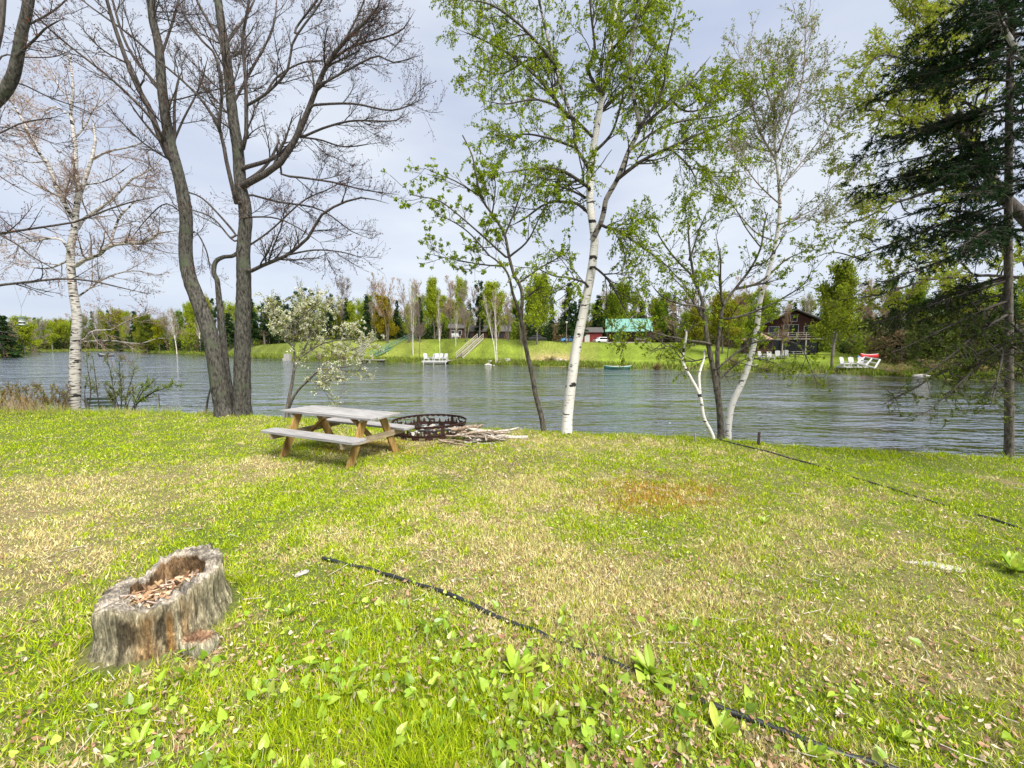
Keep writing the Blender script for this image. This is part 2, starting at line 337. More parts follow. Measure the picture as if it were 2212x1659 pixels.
# colour patches of the lawn: pixel ellipses seen from the photo, kind (g green, s straw, d bare soil, o orange moss)
PATCH = [(150, 940, 480, 60, 'g', 1.2), (120, 1075, 330, 65, 's', 1.1), (90, 1180, 240, 60, 's', .7), (420, 1130, 260, 55, 'g', .6), (700, 1080, 260, 60, 'g', .55),
         (560, 1010, 120, 22, 's', .5), (1080, 1005, 130, 34, 'd', 1.), (1150, 1060, 150, 55, 's', .9), (1240, 1090, 70, 22, 'd', .9), (1430, 1075, 150, 44, 'o', 1.7),
         (1410, 1022, 70, 16, 'd', .9), (1400, 1140, 210, 34, 'g', .9), (1050, 1200, 200, 70, 's', .6), (1330, 1290, 300, 110, 's', 1.2), (1650, 1180, 200, 70, 's', .6), (1700, 1130, 120, 30, 's', .7),
         (1700, 1250, 300, 40, 'g', .3), (1650, 1100, 120, 50, 'g', .6), (1950, 1010, 420, 40, 'g', .9), (2190, 1200, 90, 90, 'g', 1.6), (2000, 1340, 260, 110, 's', .7), (1950, 1215, 120, 30, 's', .6),
         (1850, 1440, 180, 50, 's', .8), (2000, 1480, 80, 22, 'd', .8), (1250, 1420, 200, 60, 's', .4), (700, 1420, 430, 130, 'g', .3), (900, 1560, 420, 130, 'g', .8), (520, 1260, 190, 90, 'g', .8),
         (250, 1560, 260, 90, 'g', .4), (60, 1300, 150, 80, 's', .5), (100, 1240, 160, 50, 'd', .5), (650, 1470, 120, 60, 'd', .5), (1450, 1560, 200, 90, 'd', .35), (800, 968, 120, 16, 'o', 1.3), (960, 958, 60, 10, 'd', 1.), (830, 1000, 200, 22, 'g', .5),
         (420, 1410, 90, 30, 'd', .8), (1250, 965, 150, 22, 's', .5), (1900, 1130, 200, 30, 'g', .6), (1150, 1150, 90, 30, 'd', .4), (1800, 1060, 140, 12, 'd', .3)]
def weights(x, y):
    u, v = proj(np.stack([x, y, lawn_z(x, y)], 1))
    n1 = fbm(x, y, 1.1, 11)-.5; n2 = fbm(x, y, 3., 21)-.5; n3 = 1.5*(fbm(x, y, 7., 31)-.5)+1.1*(vnoise(x, y, 19., 33)-.5)
    w = dict(g=.50+1.0*n1+.9*n2+.6*n3, s=.38-.8*n1+.7*(fbm(x, y, 2.2, 41)-.5)-.4*n3, d=.10+.8*(fbm(x, y, 2.6, 51)-.5), o=np.zeros(len(x)))
    for (a, b, ru, rv, k, st) in PATCH:
        q = ((u-a)/ru)**2+((v-b)/rv)**2
        w[k] = w[k]+st*np.exp(-q*1.2)*np.clip(1+(1.2 if k != 'o' else 3.5)*n2+(0 if k != 'o' else 1.2)*n3, 0, 3)
    bd = np.clip(1-(edge_y(x)-y)/1.1, 0, 1); w['g'] = w['g']+.5*bd
    A = np.stack([np.clip(w[k], .0, None) for k in 'gsdo'], 1)**1.6
    return A/np.maximum(A.sum(1, keepdims=True), 1e-6)
def dens_grid(a, b, h): return np.arange(a, b+h, h)
xs = np.concatenate([dens_grid(-60, -17, 1.5), dens_grid(-16, 12, .1), dens_grid(13, 60, 1.5)])
ys = np.concatenate([dens_grid(-12, 0, .8), dens_grid(.3, 14.5, .1), dens_grid(15, 26, .8)])
GX, GY = np.meshgrid(xs, ys, indexing='ij'); gx, gy = GX.ravel(), GY.ravel()
gz = lawn_z(gx, gy)
A = weights(gx, gy)
soilc = A @ np.array([(.085, .115, .02), (.20, .165, .08), (.12, .085, .06), (.17, .12, .04)])
m = M(); nx, ny = len(xs), len(ys); idx = np.arange(nx*ny).reshape(nx, ny)
fc = np.stack([idx[:-1, :-1], idx[1:, :-1], idx[1:, 1:], idx[:-1, 1:]], -1).reshape(-1, 4)
m.add(np.stack([gx, gy, gz], 1), fc, soilc)
tag(m.build('lawn', attrmat('lawn soil', .95, 45, .5, .8, .02), smooth=True), kind='structure')

# ------------------------------------------------------------------ the river
mw, t, N, L = newmat('river water'); b = N['Principled BSDF']
b.inputs['Base Color'].default_value = (.014, .02, .017, 1); b.inputs['Roughness'].default_value = .05; b.inputs['IOR'].default_value = 1.9; b.inputs['Specular IOR Level'].default_value = .6
tc = N.new('ShaderNodeTexCoord')
def wn(scale, rot, det, ro=.6):
    mp = N.new('ShaderNodeMapping'); mp.inputs['Scale'].default_value = scale; mp.inputs['Rotation'].default_value = (0, 0, R_(rot))
    n = N.new('ShaderNodeTexNoise'); n.inputs['Scale'].default_value = 1; n.inputs['Detail'].default_value = det; n.inputs['Roughness'].default_value = ro
    L(tc.outputs['Object'], mp.inputs[0]); L(mp.outputs[0], n.inputs[0]); return n.outputs[0]
a1 = wn((1.0, 2.5, 1), 8, 3, .5); a2 = wn((.22, .55, 1), -8, 3, .5); a3 = wn((.035, .09, 1), 5, 3)
ma = N.new('ShaderNodeMath'); ma.operation = 'MULTIPLY_ADD'; ma.inputs[1].default_value = 2.2; L(a2, ma.inputs[0]); L(a1, ma.inputs[2])
mm = N.new('ShaderNodeMapRange'); mm.inputs[1].default_value = .38; mm.inputs[2].default_value = .62; mm.inputs[3].default_value = .35; mm.inputs[4].default_value = 1.1; L(a3, mm.inputs[0])
mu = N.new('ShaderNodeMath'); mu.operation = 'MULTIPLY'; L(ma.outputs[0], mu.inputs[0]); L(mm.outputs[0], mu.inputs[1])
bp = N.new('ShaderNodeBump'); bp.inputs['Strength'].default_value = 1.0; bp.inputs['Distance'].default_value = .27; L(mu.outputs[0], bp.inputs['Height']); L(bp.outputs[0], b.inputs['Normal'])
gw = N.new('ShaderNodeBsdfGlossy'); gw.inputs['Color'].default_value = (.88, .9, .92, 1); gw.inputs['Roughness'].default_value = .08; L(bp.outputs[0], gw.inputs['Normal'])
mxw = N.new('ShaderNodeMixShader'); frw = N.new('ShaderNodeFresnel'); frw.inputs['IOR'].default_value = 2.1; L(bp.outputs[0], frw.inputs['Normal']); mf = N.new('ShaderNodeMath'); mf.operation = 'MULTIPLY'; mf.use_clamp = True; mf.inputs[1].default_value = 1.75; L(frw.outputs[0], mf.inputs[0]); L(mf.outputs[0], mxw.inputs[0]); b.inputs['IOR'].default_value = 1.33; b.inputs['Specular IOR Level'].default_value = .2; L(b.outputs[0], mxw.inputs[1]); L(gw.outputs[0], mxw.inputs[2]); L(mxw.outputs[0], N['Material Output'].inputs[0])
m = M(); S = 900.
m.add([(-S, -S, 0), (S, -S, 0), (S, S, 0), (-S, S, 0)], [(0, 1, 2, 3)])
wo = m.build('river_water', mw); wo.location = (0, 0, WATER); tag(wo, kind='structure')

# ------------------------------------------------------------------ the far bank
SH = [(-3500, 45), (-1400, 62), (-600, 85), (-200, 100), (0, 118), (60, 165), (80, 240), (262, 300), (300, 205), (437, 150), (520, 124), (546, 118), (641, 92), (760, 86), (826, 83), (913, 80), (981, 73), (1069, 70), (1132, 67), (1232, 64), (1304, 60), (1450, 56), (1585, 53), (1620, 51), (1788, 48), (1908, 44), (2088, 39.5), (2212, 37), (2600, 31), (3600, 24), (6000, 16)]
sth = np.array([math.atan((u-1106)/F/1.0) for u, d in SH]); srr = np.array([d*math.hypot(1, (u-1106)/F) for u, d in SH])
def shore_r(th): return np.interp(th, sth, srr)+.7*np.sin(th*60)+.4*np.sin(th*143+1)
PU = [(-3500, 3), (0, 2.2), (440, 2.0), (560, 3.4), (700, 4.6), (1050, 4.9), (1130, 4.4), (1250, 4.0), (1450, 3.8), (1560, 3.0), (1640, 2.1), (1720, 1.85), (1900, 1.85), (2300, 2.4), (6000, 3)]
PW = [(-3500, 16), (440, 16), (560, 14), (820, 15), (1050, 17), (1200, 20), (1500, 22), (1650, 18), (2300, 9), (6000, 10)]
uth = lambda T: np.array([math.atan((u-1106)/F) for u, _ in T])
PUt, PWt = uth(PU), uth(PW)
def far_z(x, y):
    x = np.asarray(x, float); y = np.asarray(y, float); th = np.arctan2(x, y); s = np.hypot(x, y)-shore_r(th)
    h = np.interp(th, PUt, [b for a, b in PU]); w = np.interp(th, PWt, [b for a, b in PW])
    z = np.where(s < 0, WATER+s*.35, WATER+.45*sst(s/1.2)+(h-.45)*sst((s-.6)/w)**.9)
    return z+np.maximum(s-w, 0)*.012+np.where(s > 2, .12*(vnoise(x, y, .35, 8)-.5), 0)
ths = np.radians(np.linspace(-78, 80, 640)); ss = np.array([-8, -2, -.6, 0, .25, .5, .9, 1.4, 2, 3, 4, 5.5, 7, 9, 11, 13, 15, 18, 22, 28, 38, 55, 90, 160, 320, 600])
TH, SS = np.meshgrid(ths, ss, indexing='ij'); r = shore_r(TH)+SS
fx, fy = (r*np.sin(TH)).ravel(), (r*np.cos(TH)).ravel(); fz = far_z(fx, fy); sv = SS.ravel(); uu = 1106+F*np.tan(TH.ravel())
nn = fbm(fx, fy, .25, 61)[:, None]
green = np.array([(.13, .175, .02)])*(.5+1.0*nn)*(1+.12*np.sin(sv*2.2+3*vnoise(fx, fy, .1, 62)))[:, None]; wild = np.array([(.13, .15, .035)])*(.6+.9*nn); olive = np.array([(.17, .2, .035)])*(.7+.7*nn)
def band(a, b, w=25): return (sst((uu-a)/w+.5)*(1-sst((uu-b)/w+.5)))[:, None]
lawnm = np.clip(band(1290, 1900)+band(925, 1130)*.75+band(560, 700)*.4, 0, 1)
mid = band(700, 1290)*(1-lawnm)
fcx = green*lawnm+olive*mid+wild*(1-np.clip(lawnm+mid, 0, 1))
dirt = np.exp(-((sv-.5)/.7)**2)[:, None]*.8
fcx = fcx*(1-dirt)+np.array([(.11, .085, .06)])*dirt
pink = (np.exp(-((uu-1200)/55)**4)*np.exp(-((sv-4)/4)**2)*.9)[:, None]; fcx = fcx*(1-pink)+np.array([(.36, .25, .14)])*pink
m = M(); nx, ny = TH.shape; idx = np.arange(nx*ny).reshape(nx, ny)
m.add(np.stack([fx, fy, fz], 1), np.stack([idx[:-1, :-1], idx[:-1, 1:], idx[1:, 1:], idx[1:, :-1]], -1).reshape(-1, 4), fcx)
fb = m.build('far_bank_ground', attrmat('far lawn', .95, 2.2, .35, .8, .15), smooth=True); tag(fb, kind='structure')
def FB(u, D):
    """far-bank ground at bearing u, D metres ahead"""
    x = P(u, 748, D)[0]; return np.array([x, D, float(far_z(x, D))])

# tall grass on the far waterline, one mass
rng = np.random.default_rng(5); m = M()
n = 90000; th = np.radians(rng.uniform(-60, 62, n)); s = np.where(rng.random(n) < .35, rng.exponential(.9, n)*1.1+.1, rng.uniform(0, 22, n)); r = shore_r(th)+s; x = r*np.sin(th); y = r*np.cos(th); z = far_z(x, y)
u_ = 1106+F*np.tan(th); wildm = 1-.75*((u_ > 1300) & (u_ < 1880)); keep = rng.random(n) < wildm; x, y, z = x[keep], y[keep], z[keep]; n = len(x)
d = rng.normal(0, .35, (n, 3)); d[:, 2] = 1
m.scatter(np.array([(0, -.11, 0), (0, .11, 0), (1, 0, 0)], float), [(0, 1, 2)], np.stack([x, y, z-.03], 1), frames(d, rng.normal(size=(n, 3))), rng.uniform(.25, .75, n)*(1+(y > 100)*.6)*np.where(s[keep] > 3, .35, 1.), mixcols([(.19, .26, .03), (.3, .27, .1), (.12, .17, .03), (.18, .12, .06)], [5, 1.2, 3, .5], n, rng, .2))
tag(m.build('bank_grass', MT['grass']), 'rough grass and weeds growing along the far waterline', 'grass', kind='stuff')
# undergrowth that closes the wood behind the far trees
rng = np.random.default_rng(6); m = M(); n = 150000; th = np.radians(rng.uniform(-62, 64, n)); u_ = 1106+F*np.tan(th)
s0_ = np.interp(u_, [-400, 0, 460, 560, 900, 1250, 1460, 1500, 1600, 1620, 1800, 1850, 1930, 3000], [10, 6, 6, 26, 36, 44, 44, 26, 26, 34, 34, 14, 5, 5]); s = s0_+rng.random(n)**1.3*30; r = shore_r(th)+s; x = r*np.sin(th); y = r*np.cos(th)
hm = np.interp(u_, [0, 450, 560, 900, 1450, 1600, 1900, 2300], [11, 8, 8, 9, 7.5, 7, 6.5, 6.5])*(.45+.9*vnoise(x, y, .16, 81)); cl = vnoise(x, y, .33, 82); z = far_z(x, y)+hm*rng.random(n)*(.4+.6*cl)
A_ = vnoise(x, y, .13, 83)[:, None]; B_ = vnoise(x, y, .21, 84)[:, None]; c = np.where(A_ > .62, (.03, .05, .018), np.where(B_ > .62, (.17, .125, .07), np.where(A_+B_ < .8, (.19, .25, .03), (.10, .13, .03))))*rng.uniform(.6, 1.4, (n, 1))
m.scatter(LEAF_V, LEAF_F, np.stack([x, y, z], 1), frames(rng.normal(size=(n, 3)), rng.normal(size=(n, 3))), rng.uniform(.3, .8, n)*np.interp(r, [40, 100, 300], [.6, .9, 1.8]), c)
tag(m.build('undergrowth', MT['leaf']), 'thicket and undergrowth between the trees of the far wood', 'undergrowth', kind='stuff')

# ------------------------------------------------------------------ far trees: prototypes, copied in a loop
HID = []
def proto_green(seed, lean=0., dens=1., ls=1.):
    rng = np.random.default_rng(seed); t = thing('broadleaf_tree', (0, 0, 0), 'x', 'tree'); H = 12.
    tr = catmull(np.array([(0, 0, -.4), (.1, 0, 2.5), (-.1+lean, .1, 5.5), (.1+lean, 0, 9.), (lean, 0, 11.3)]), 10); rr = np.linspace(.2, .03, 10)
    m = M(); m.tubes(tr, rr, 6)
    b1, r1 = grow(tr[None], rr[None], 44, rng, (35, 75), (2.4, 4.8), .5, .12, 6, .5, (.17, .98), .02, .45)
    m.tubes(b1, r1, 3); b2, r2 = grow(b1, r1, 120, rng, (25, 60), (.8, 1.8), .3, .15, 4, .6, (.2, 1), .012); m.tubes(b2, r2, 3)
    m.build('trunk', MT['fartrunk'], t)
    m = M(); p, d = along(b2, int(5200*dens), rng, (.1, 1)); p2, _ = along(b1, int(2600*dens), rng, (.3, 1)); p = np.concatenate([p, p2]); p += rng.normal(0, .34, p.shape)
    q = rng.random(len(p)) < np.clip(.25+1.5*vnoise(p[:, 0]+p[:, 2]*.7, p[:, 1]-p[:, 2]*.5, 1.1, seed), 0, 1); p = p[q]
    leafset(m, p, (.16*ls, .40*ls), rng, [(.22, .30, .025), (.16, .235, .022), (.28, .34, .04), (.10, .155, .02)], [4, 3, 2, 1.5]); m.build('crown', MT['farleaf'], t)
    return t
def proto_conifer(seed, dense=1., w=1.):
    rng = np.random.default_rng(seed); t = thing('conifer_tree', (0, 0, 0), 'x', 'tree'); H = 14.
    tr = catmull(np.array([(0, 0, -.4), (.05, 0, 5), (0, 0, 10), (0, 0, 14.)]), 12); rr = np.linspace(.19, .02, 12)
    m = M(); m.tubes(tr, rr, 6); n = int(130*dense)
    z = rng.uniform(.12, .97, n)**.9*14; le = (14-z)/14*2.9*w*rng.uniform(.6, 1.15, n)+.2; az = rng.uniform(0, 2*PI, n); K = 5; tt = np.linspace(0, 1, K)
    b = np.zeros((n, K, 3)); b[:, :, 0] = np.cos(az)[:, None]*le[:, None]*tt; b[:, :, 1] = np.sin(az)[:, None]*le[:, None]*tt
    b[:, :, 2] = z[:, None]+le[:, None]*(.12*tt-.45*tt**1.5); m.tubes(b, np.linspace(.035, .012, K)[None].repeat(n, 0), 3); m.build('trunk', MT['fartrunk'], t)
    m = M(); p, d = along(b, int(6000*dense), rng, (.12, 1)); p += rng.normal(0, 1, p.shape)*np.array([.16, .16, .09])
    leafset(m, p, (.2, .5), rng, [(.025, .055, .018), (.04, .075, .022), (.015, .035, .014)], [3, 2, 2], .25, dirs=d*1.2, spread=.7); m.build('crown', MT['farleaf'], t)
    return t
def proto_pine(seed):
    rng = np.random.default_rng(seed); t = thing('pine_tree', (0, 0, 0), 'x', 'tree')
    tr = catmull(np.array([(0, 0, -.4), (.15, 0, 5), (-.1, .1, 10), (.05, 0, 13.6)]), 12); rr = np.linspace(.24, .03, 12); m = M(); m.tubes(tr, rr, 6)
    b1, r1 = grow(tr[None], rr[None], 36, rng, (50, 85), (1.8, 3.6), .9, .1, 6, .4, (.3, .98), .02, .35); m.tubes(b1, r1, 3)
    b2, r2 = grow(b1, r1, 130, rng, (20, 55), (.6, 1.2), .8, .1, 4, .6, (.3, 1), .012); m.tubes(b2, r2, 3); m.build('trunk', MT['fartrunk'], t)
    m = M(); p, d = along(b2, 5200, rng, (.2, 1)); p += rng.normal(0, .16, p.shape)
    leafset(m, p, (.2, .45), rng, [(.035, .07, .025), (.055, .1, .03), (.02, .045, .018)], [3, 2, 2], -.3, dirs=d, spread=.8); m.build('crown', MT['farleaf'], t)
    return t
def proto_bare(seed, white=False, buds=3200, cols=((.34, .24, .17), (.3, .26, .18)), stems=1):
    rng = np.random.default_rng(seed); t = thing('birch_tree' if white else 'budding_tree', (0, 0, 0), 'x', 'tree')
    m = M(); P1 = []; R1 = []
    for k in range(stems):
        dx, dy = rng.normal(0, .8, 2)*(stems > 1 or .4)
        tr = catmull(np.array([(dx*.15, dy*.15, -.3), (dx*.5, dy*.3, 3), (dx, dy*.8, 6.5), (dx*1.4+.2, dy*1.2, 9.5), (dx*1.7, dy*1.5, 12.3)]), 12); P1.append(tr); R1.append(np.linspace(.17, .03, 12)/stems**.3)
    P1, R1 = np.stack(P1), np.stack(R1); m.tubes(P1, R1, 6)
    b1, r1 = grow(P1, R1, 30, rng, (25, 55), (2., 4.6), .9, .1, 7, .5, (.3, .97), .022, .5); m.tubes(b1, r1, 4)
    m.build('trunk', MT['farwhite'] if white else MT['fartrunk'], t)
    m = M(); b2, r2 = grow(b1, r1, 220, rng, (25, 55), (.9, 2.), .6, .12, 5, .6, (.15, 1), .013); m.tubes(b2, r2, 3)
    b3, r3 = grow(b2, r2, 900, rng, (20, 50), (.4, 1.), .5, .12, 3, .6, (.1, 1), .008); m.tubes(b3, r3, 3)
    p, d = along(b3, buds, rng, (.1, 1)); p += rng.normal(0, .08, p.shape); leafset(m, p, (.1, .24), rng, cols, [1]*len(cols), mi=1); m.build('crown', [MT['fartwig'], MT['farleaf']], t)
    return t
PR = dict(D=[proto_green(21, .2, 2.2, 1.05), proto_green(22, -.2, 2.4, 1.05)], g=[proto_green(1), proto_green(2, .3), proto_green(3, -.3)], c=[proto_conifer(4), proto_conifer(5, .8, .85), proto_conifer(6, 1.1, 1.1)], p=[proto_pine(7), proto_pine(8)],
          b=[proto_bare(9), proto_bare(10, stems=2), proto_bare(14, stems=3)], w=[proto_bare(11, True, 500), proto_bare(12, True, 900, ((.27, .36, .05), (.3, .3, .12)), 2)], d=[proto_bare(13, True, 30, stems=2)])
DIM = dict(D=(11.9, 4.5), g=(11.9, 4.3), c=(14, 2.6), p=(13.8, 3.3), b=(12.6, 3.8), w=(12.6, 3.6), d=(12.6, 3.4))
rt = np.random.default_rng(77); first = {}
USED = set()
def far_tree(kind, u, D, vtop, hw, color, label, group=None, k=None, name=None, dz=-.15):
    base = FB(u, D); top = P(u, vtop, D)[2]; H, Wd = DIM[kind]; h = top-base[2]; s = h/H; sx = hw*D/F/Wd
    lst = PR[kind]; k = int(rt.integers(len(lst))) if k is None else k % len(lst); pr = lst[k]
    loc = (base[0], base[1], base[2]+dz); rz = rt.uniform(0, 2*PI); c = tuple(color)+(1,)
    if pr.name not in USED:
        USED.add(pr.name); o = pr; o.location = loc; o.rotation_euler = (0, 0, rz); o['label'] = label
        if group: o['group'] = group
        for ch in o.children:
            if ch.name.startswith('crown'): ch.color = c
    else: o = dup(pr, loc, (1, 1, 1), rz, label, group, c)
    if not group and 'group' in o: del o['group']
    o.scale = (sx, sx, s)
    return o
G1, G2, G3, G4 = (1, 1, 1), (1.35, 1.2, .9), (.75, .8, .8), (1.15, .85, .8)
BR, OR, GY_, TN = (1, 1, 1), (1.2, .92, .55), (.8, .85, 1.), (1.15, 1.05, .9)
SPEC = [  # kind, u, depth, top v, half width px, tint, label
 ('c', 8, 122, 676, 34, G1, 'dark conifer at the left edge of the far bend, by the water'),
 ('D', 52, 160, 690, 34, G2, 'bright green bushy tree over the far water beside the leftmost dark conifer'),
 ('c', 152, 290, 694, 13, G1, 'small dark conifer beside the brown riverside cabin roof'),
 ('D', 268, 300, 672, 34, G4, 'olive broad tree above the far shore behind the little motorboat'),
 ('c', 296, 230, 668, 14, G1, 'dark pointed conifer standing above the olive trees right of the motorboat'),
 ('c', 255, 275, 705, 12, G2, 'light green young conifer by the far water behind the motorboat'),
 ('D', 318, 196, 684, 26, (.55, .5, .6), 'dark olive rounded cedar at the water on the far left shore'),
 ('D', 345, 190, 698, 22, OR, 'rusty yellow bushy tree beside the dark olive cedar on the far left shore'),
 ('w', 382, 172, 672, 20, G1, 'pale birch with thin crown on the far left shore'),
 ('D', 412, 165, 656, 20, G2, 'tall yellow green tree just left of the big double maple'),
 ('w', 432, 158, 664, 16, G1, 'white stemmed young birch showing beside the maple trunk'),
 ('c', 452, 150, 690, 14, G1, 'dark conifer between the two maple trunks'),
 ('c', 497, 140, 672, 20, G1, 'black green conifer seen between maple stem and right maple trunk'),
 ('c', 545, 128, 640, 22, G1, 'tall dark conifer just right of the maple trunk'),
 ('p', 572, 126, 662, 28, G1, 'dark green pine above the grassy shelf, left of the blossoming tree'),
 ('c', 583, 130, 645, 9, G1, 'narrow dark spire behind the left side of the blossoming tree'),
 ('c', 604, 122, 636, 20, G2, 'light green conifer behind the blossoming tree'),
 ('p', 664, 112, 627, 30, G1, 'round topped dark pine rising behind the blossoming tree'),
 ('c', 712, 112, 637, 14, GY_, 'grey green pointed conifer right of the blossoming tree'),
 ('b', 738, 114, 606, 36, GY_, 'tall leafless grey tree with open fan of branches on the skyline'),
 ('c', 752, 108, 640, 14, G1, 'dark conifer standing before the leafless grey skyline tree'),
 ('g', 762, 104, 655, 24, G2, 'yellow green young tree with forked pale stem below the skyline trees'),
 ('c', 794, 104, 632, 16, G1, 'thin crooked black spruce with sparse tip'),
 ('b', 812, 106, 604, 30, TN, 'pale pinkish budding tree right of the crooked spruce'),
 ('D', 832, 96, 640, 34, (1.35, .8, .6), 'rust orange leafed tree behind the green stairway'),
 ('b', 838, 94, 610, 28, OR, 'orange brown budding tree above the green stairway'),
 ('b', 884, 92, 612, 34, TN, 'pinkish tan budding tree with feathery twigs in the middle of the far bank'),
 ('w', 892, 84.5, 622, 20, TN, 'leaning white birch with bare curved trunk above the dock'),
 ('b', 905, 83, 650, 26, (.6, .6, .6), 'dark thick trunked tree at the water left of the dock'),
 ('c', 909, 92, 636, 10, G1, 'narrow dark spruce behind the dock'),
 ('D', 938, 94, 610, 26, G2, 'fresh yellow green tree with pointed top behind the dock'),
 ('c', 941, 100, 598, 9, G2, 'light green spire rising highest behind the dock'),
 ('w', 950, 78, 632, 14, G1, 'slim white birch standing right behind the dock'),
 ('b', 975, 88, 606, 32, TN, 'beige feathery willow left of the wooden stairs'),
 ('b', 1006, 84, 618, 30, GY_, 'grey twiggy tree over the wooden stairs'),
 ('w', 984, 82, 672, 12, G1, 'short white birch stem beside the wooden stairs'),
 ('D', 998, 102, 604, 24, G2, 'pale green tree behind the beige willow'),
 ('p', 1036, 100, 612, 24, G1, 'dark pine on the skyline between pale and bright green trees'),
 ('D', 1068, 90, 618, 46, G2, 'large bright yellow green tree behind the white dead birch'),
 ('d', 1074, 70.5, 636, 20, G1, 'dead white birch in the ring of stones'),
 ('b', 1098, 84, 640, 24, TN, 'tan budding shrub tree right of the dead white birch'),
 ('D', 1160, 80, 604, 56, G2, 'broad bright green tree with double trunk left of the big birch'),
 ('b', 1128, 69, 672, 14, (.7, .7, .7), 'bare grey trunked tree by the waterline left of the pinkish slope'),
 ('c', 1228, 84, 606, 24, G1, 'tall black green conifer behind the big birch trunk'),
 ('c', 1252, 88, 640, 18, G1, 'dark conifer just right of the big birch trunk'),
 ('c', 1292, 94, 634, 22, G1, 'dark conifer left of the teal roofed cabin'),
 ('D', 1335, 98, 622, 52, G1, 'broad green tree behind the teal roofed cabin'),
 ('c', 1385, 95, 646, 18, G1, 'dark conifer behind the right end of the teal roof'),
 ('D', 1430, 84, 640, 36, G3, 'grey green tree right of the teal roofed cabin'),
 ('b', 1462, 82, 652, 34, TN, 'grey brown scrubby tree right of the teal roofed cabin'),
 ('D', 1500, 72, 664, 34, G4, 'mossy green low tree seen through the small dark riverside tree'),
 ('D', 1560, 64, 640, 42, G4, 'olive green tree left of the gazebo'),
 ('b', 1600, 74, 610, 36, OR, 'russet budding tree rising left of the brown house'),
 ('D', 1628, 60, 665, 30, G1, 'green shrubby tree in front of the gazebo corner'),
 ('b', 1695, 55, 664, 20, OR, 'small orange leafed tree in front of the brown house balcony'),
 ('c', 1712, 82, 648, 14, G1, 'dark conifer behind the roof ridge of the brown house'),
 ('w', 1740, 84, 640, 24, G1, 'thin pale birch on the skyline right of the brown house'),
 ('D', 1800, 50.5, 584, 62, (.95, .85, .8), 'dense round green tree with leaning trunk on the lawn beside the three white chairs'),
 ('b', 1885, 60, 612, 40, (1.2, 1., .8), 'tan leafless tree right of the dense round tree'),
 ('D', 1962, 54, 622, 42, G3, 'greyish green tree behind the frame at the water'),
 ('c', 1995, 50, 640, 30, G1, 'dark conifer in the right bank wood'),
 ('w', 1950, 50, 650, 18, G1, 'white stemmed birch in the right bank wood'),
 ('D', 2060, 47, 620, 50, G4, 'olive mossy tree in the right bank wood'),
 ('D', 2130, 46, 640, 44, G2, 'yellow green tree in the right bank wood near the spruce trunk'),
 ('c', 2170, 42.5, 600, 30, G1, 'dark thick trunked conifer on the far right bank'),
 ('D', 2250, 43, 610, 50, G3, 'dark olive tree at the right frame edge on the far bank'),
]
for (k, u, D, vt, hw, c, lab) in SPEC: far_tree(k, u, D, vt, hw, c, lab)
GRP = {'g': ('spring green tree in the mixed wood behind the far shore', 'green trees of the far wood'), 'c': ('dark conifer in the mixed wood behind the far shore', 'conifers of the far wood'),
       'b': ('leafless budding tree in the mixed wood behind the far shore', 'budding trees of the far wood'), 'p': ('dark pine in the mixed wood behind the far shore', 'pines of the far wood')}
def filler(u0, u1, step, kinds, off, top, jit, hw):
    u = u0
    while u < u1:
        k = kinds[int(rt.integers(len(kinds)))]; kg = 'g' if k == 'D' else k; th = math.atan((u-1106)/F); D = (float(shore_r(th))+rt.uniform(*off))*math.cos(th)
        vt = top(u)+rt.uniform(-jit, jit)+(-6 if k == 'c' else 0); w = rt.uniform(*hw)*(.6 if k == 'c' else 1)
        c = [G1, G2, G3, G4][int(rt.integers(4))] if kg == 'g' else ([BR, OR, GY_, TN][int(rt.integers(4))] if k == 'b' else G1)
        far_tree(k, u, D, vt, w, c, GRP[kg][0], GRP[kg][1]); u += step*rt.uniform(.7, 1.3)
filler(-420, 70, 34, 'ggcgb', (8, 40), lambda u: 684+(u > 20)*6, 8, (22, 34))
filler(75, 450, 15, 'gggcb', (5, 30), lambda u: np.interp(u, [75, 120, 200, 260, 330, 450], [690, 697, 684, 676, 690, 668]), 5, (13, 22))
filler(80, 450, 22, 'ggcb', (40, 70), lambda u: np.interp(u, [75, 120, 200, 330, 450], [684, 690, 674, 686, 662]), 4, (14, 20))
filler(455, 720, 20, 'cgcgp', (34, 60), lambda u: 652, 9, (18, 26))
filler(720, 1320, 21, 'DcbgDc', (46, 80), lambda u: 646, 10, (18, 30))
filler(700, 1120, 30, 'gcbDgb', (24, 36), lambda u: 664, 12, (18, 28))
filler(1300, 1660, 24, 'DgcbD', (46, 70), lambda u: 640, 8, (24, 36))
filler(1480, 1640, 38, 'gbg', (20, 34), lambda u: 668, 10, (26, 34))
filler(1660, 1900, 34, 'ggb', (44, 60), lambda u: 652, 10, (26, 36))
filler(1900, 2700, 40, 'gcgbc', (7, 26), lambda u: 632, 16, (34, 52))
filler(1920, 2700, 50, 'gcg', (30, 50), lambda u: 608, 14, (34, 52))
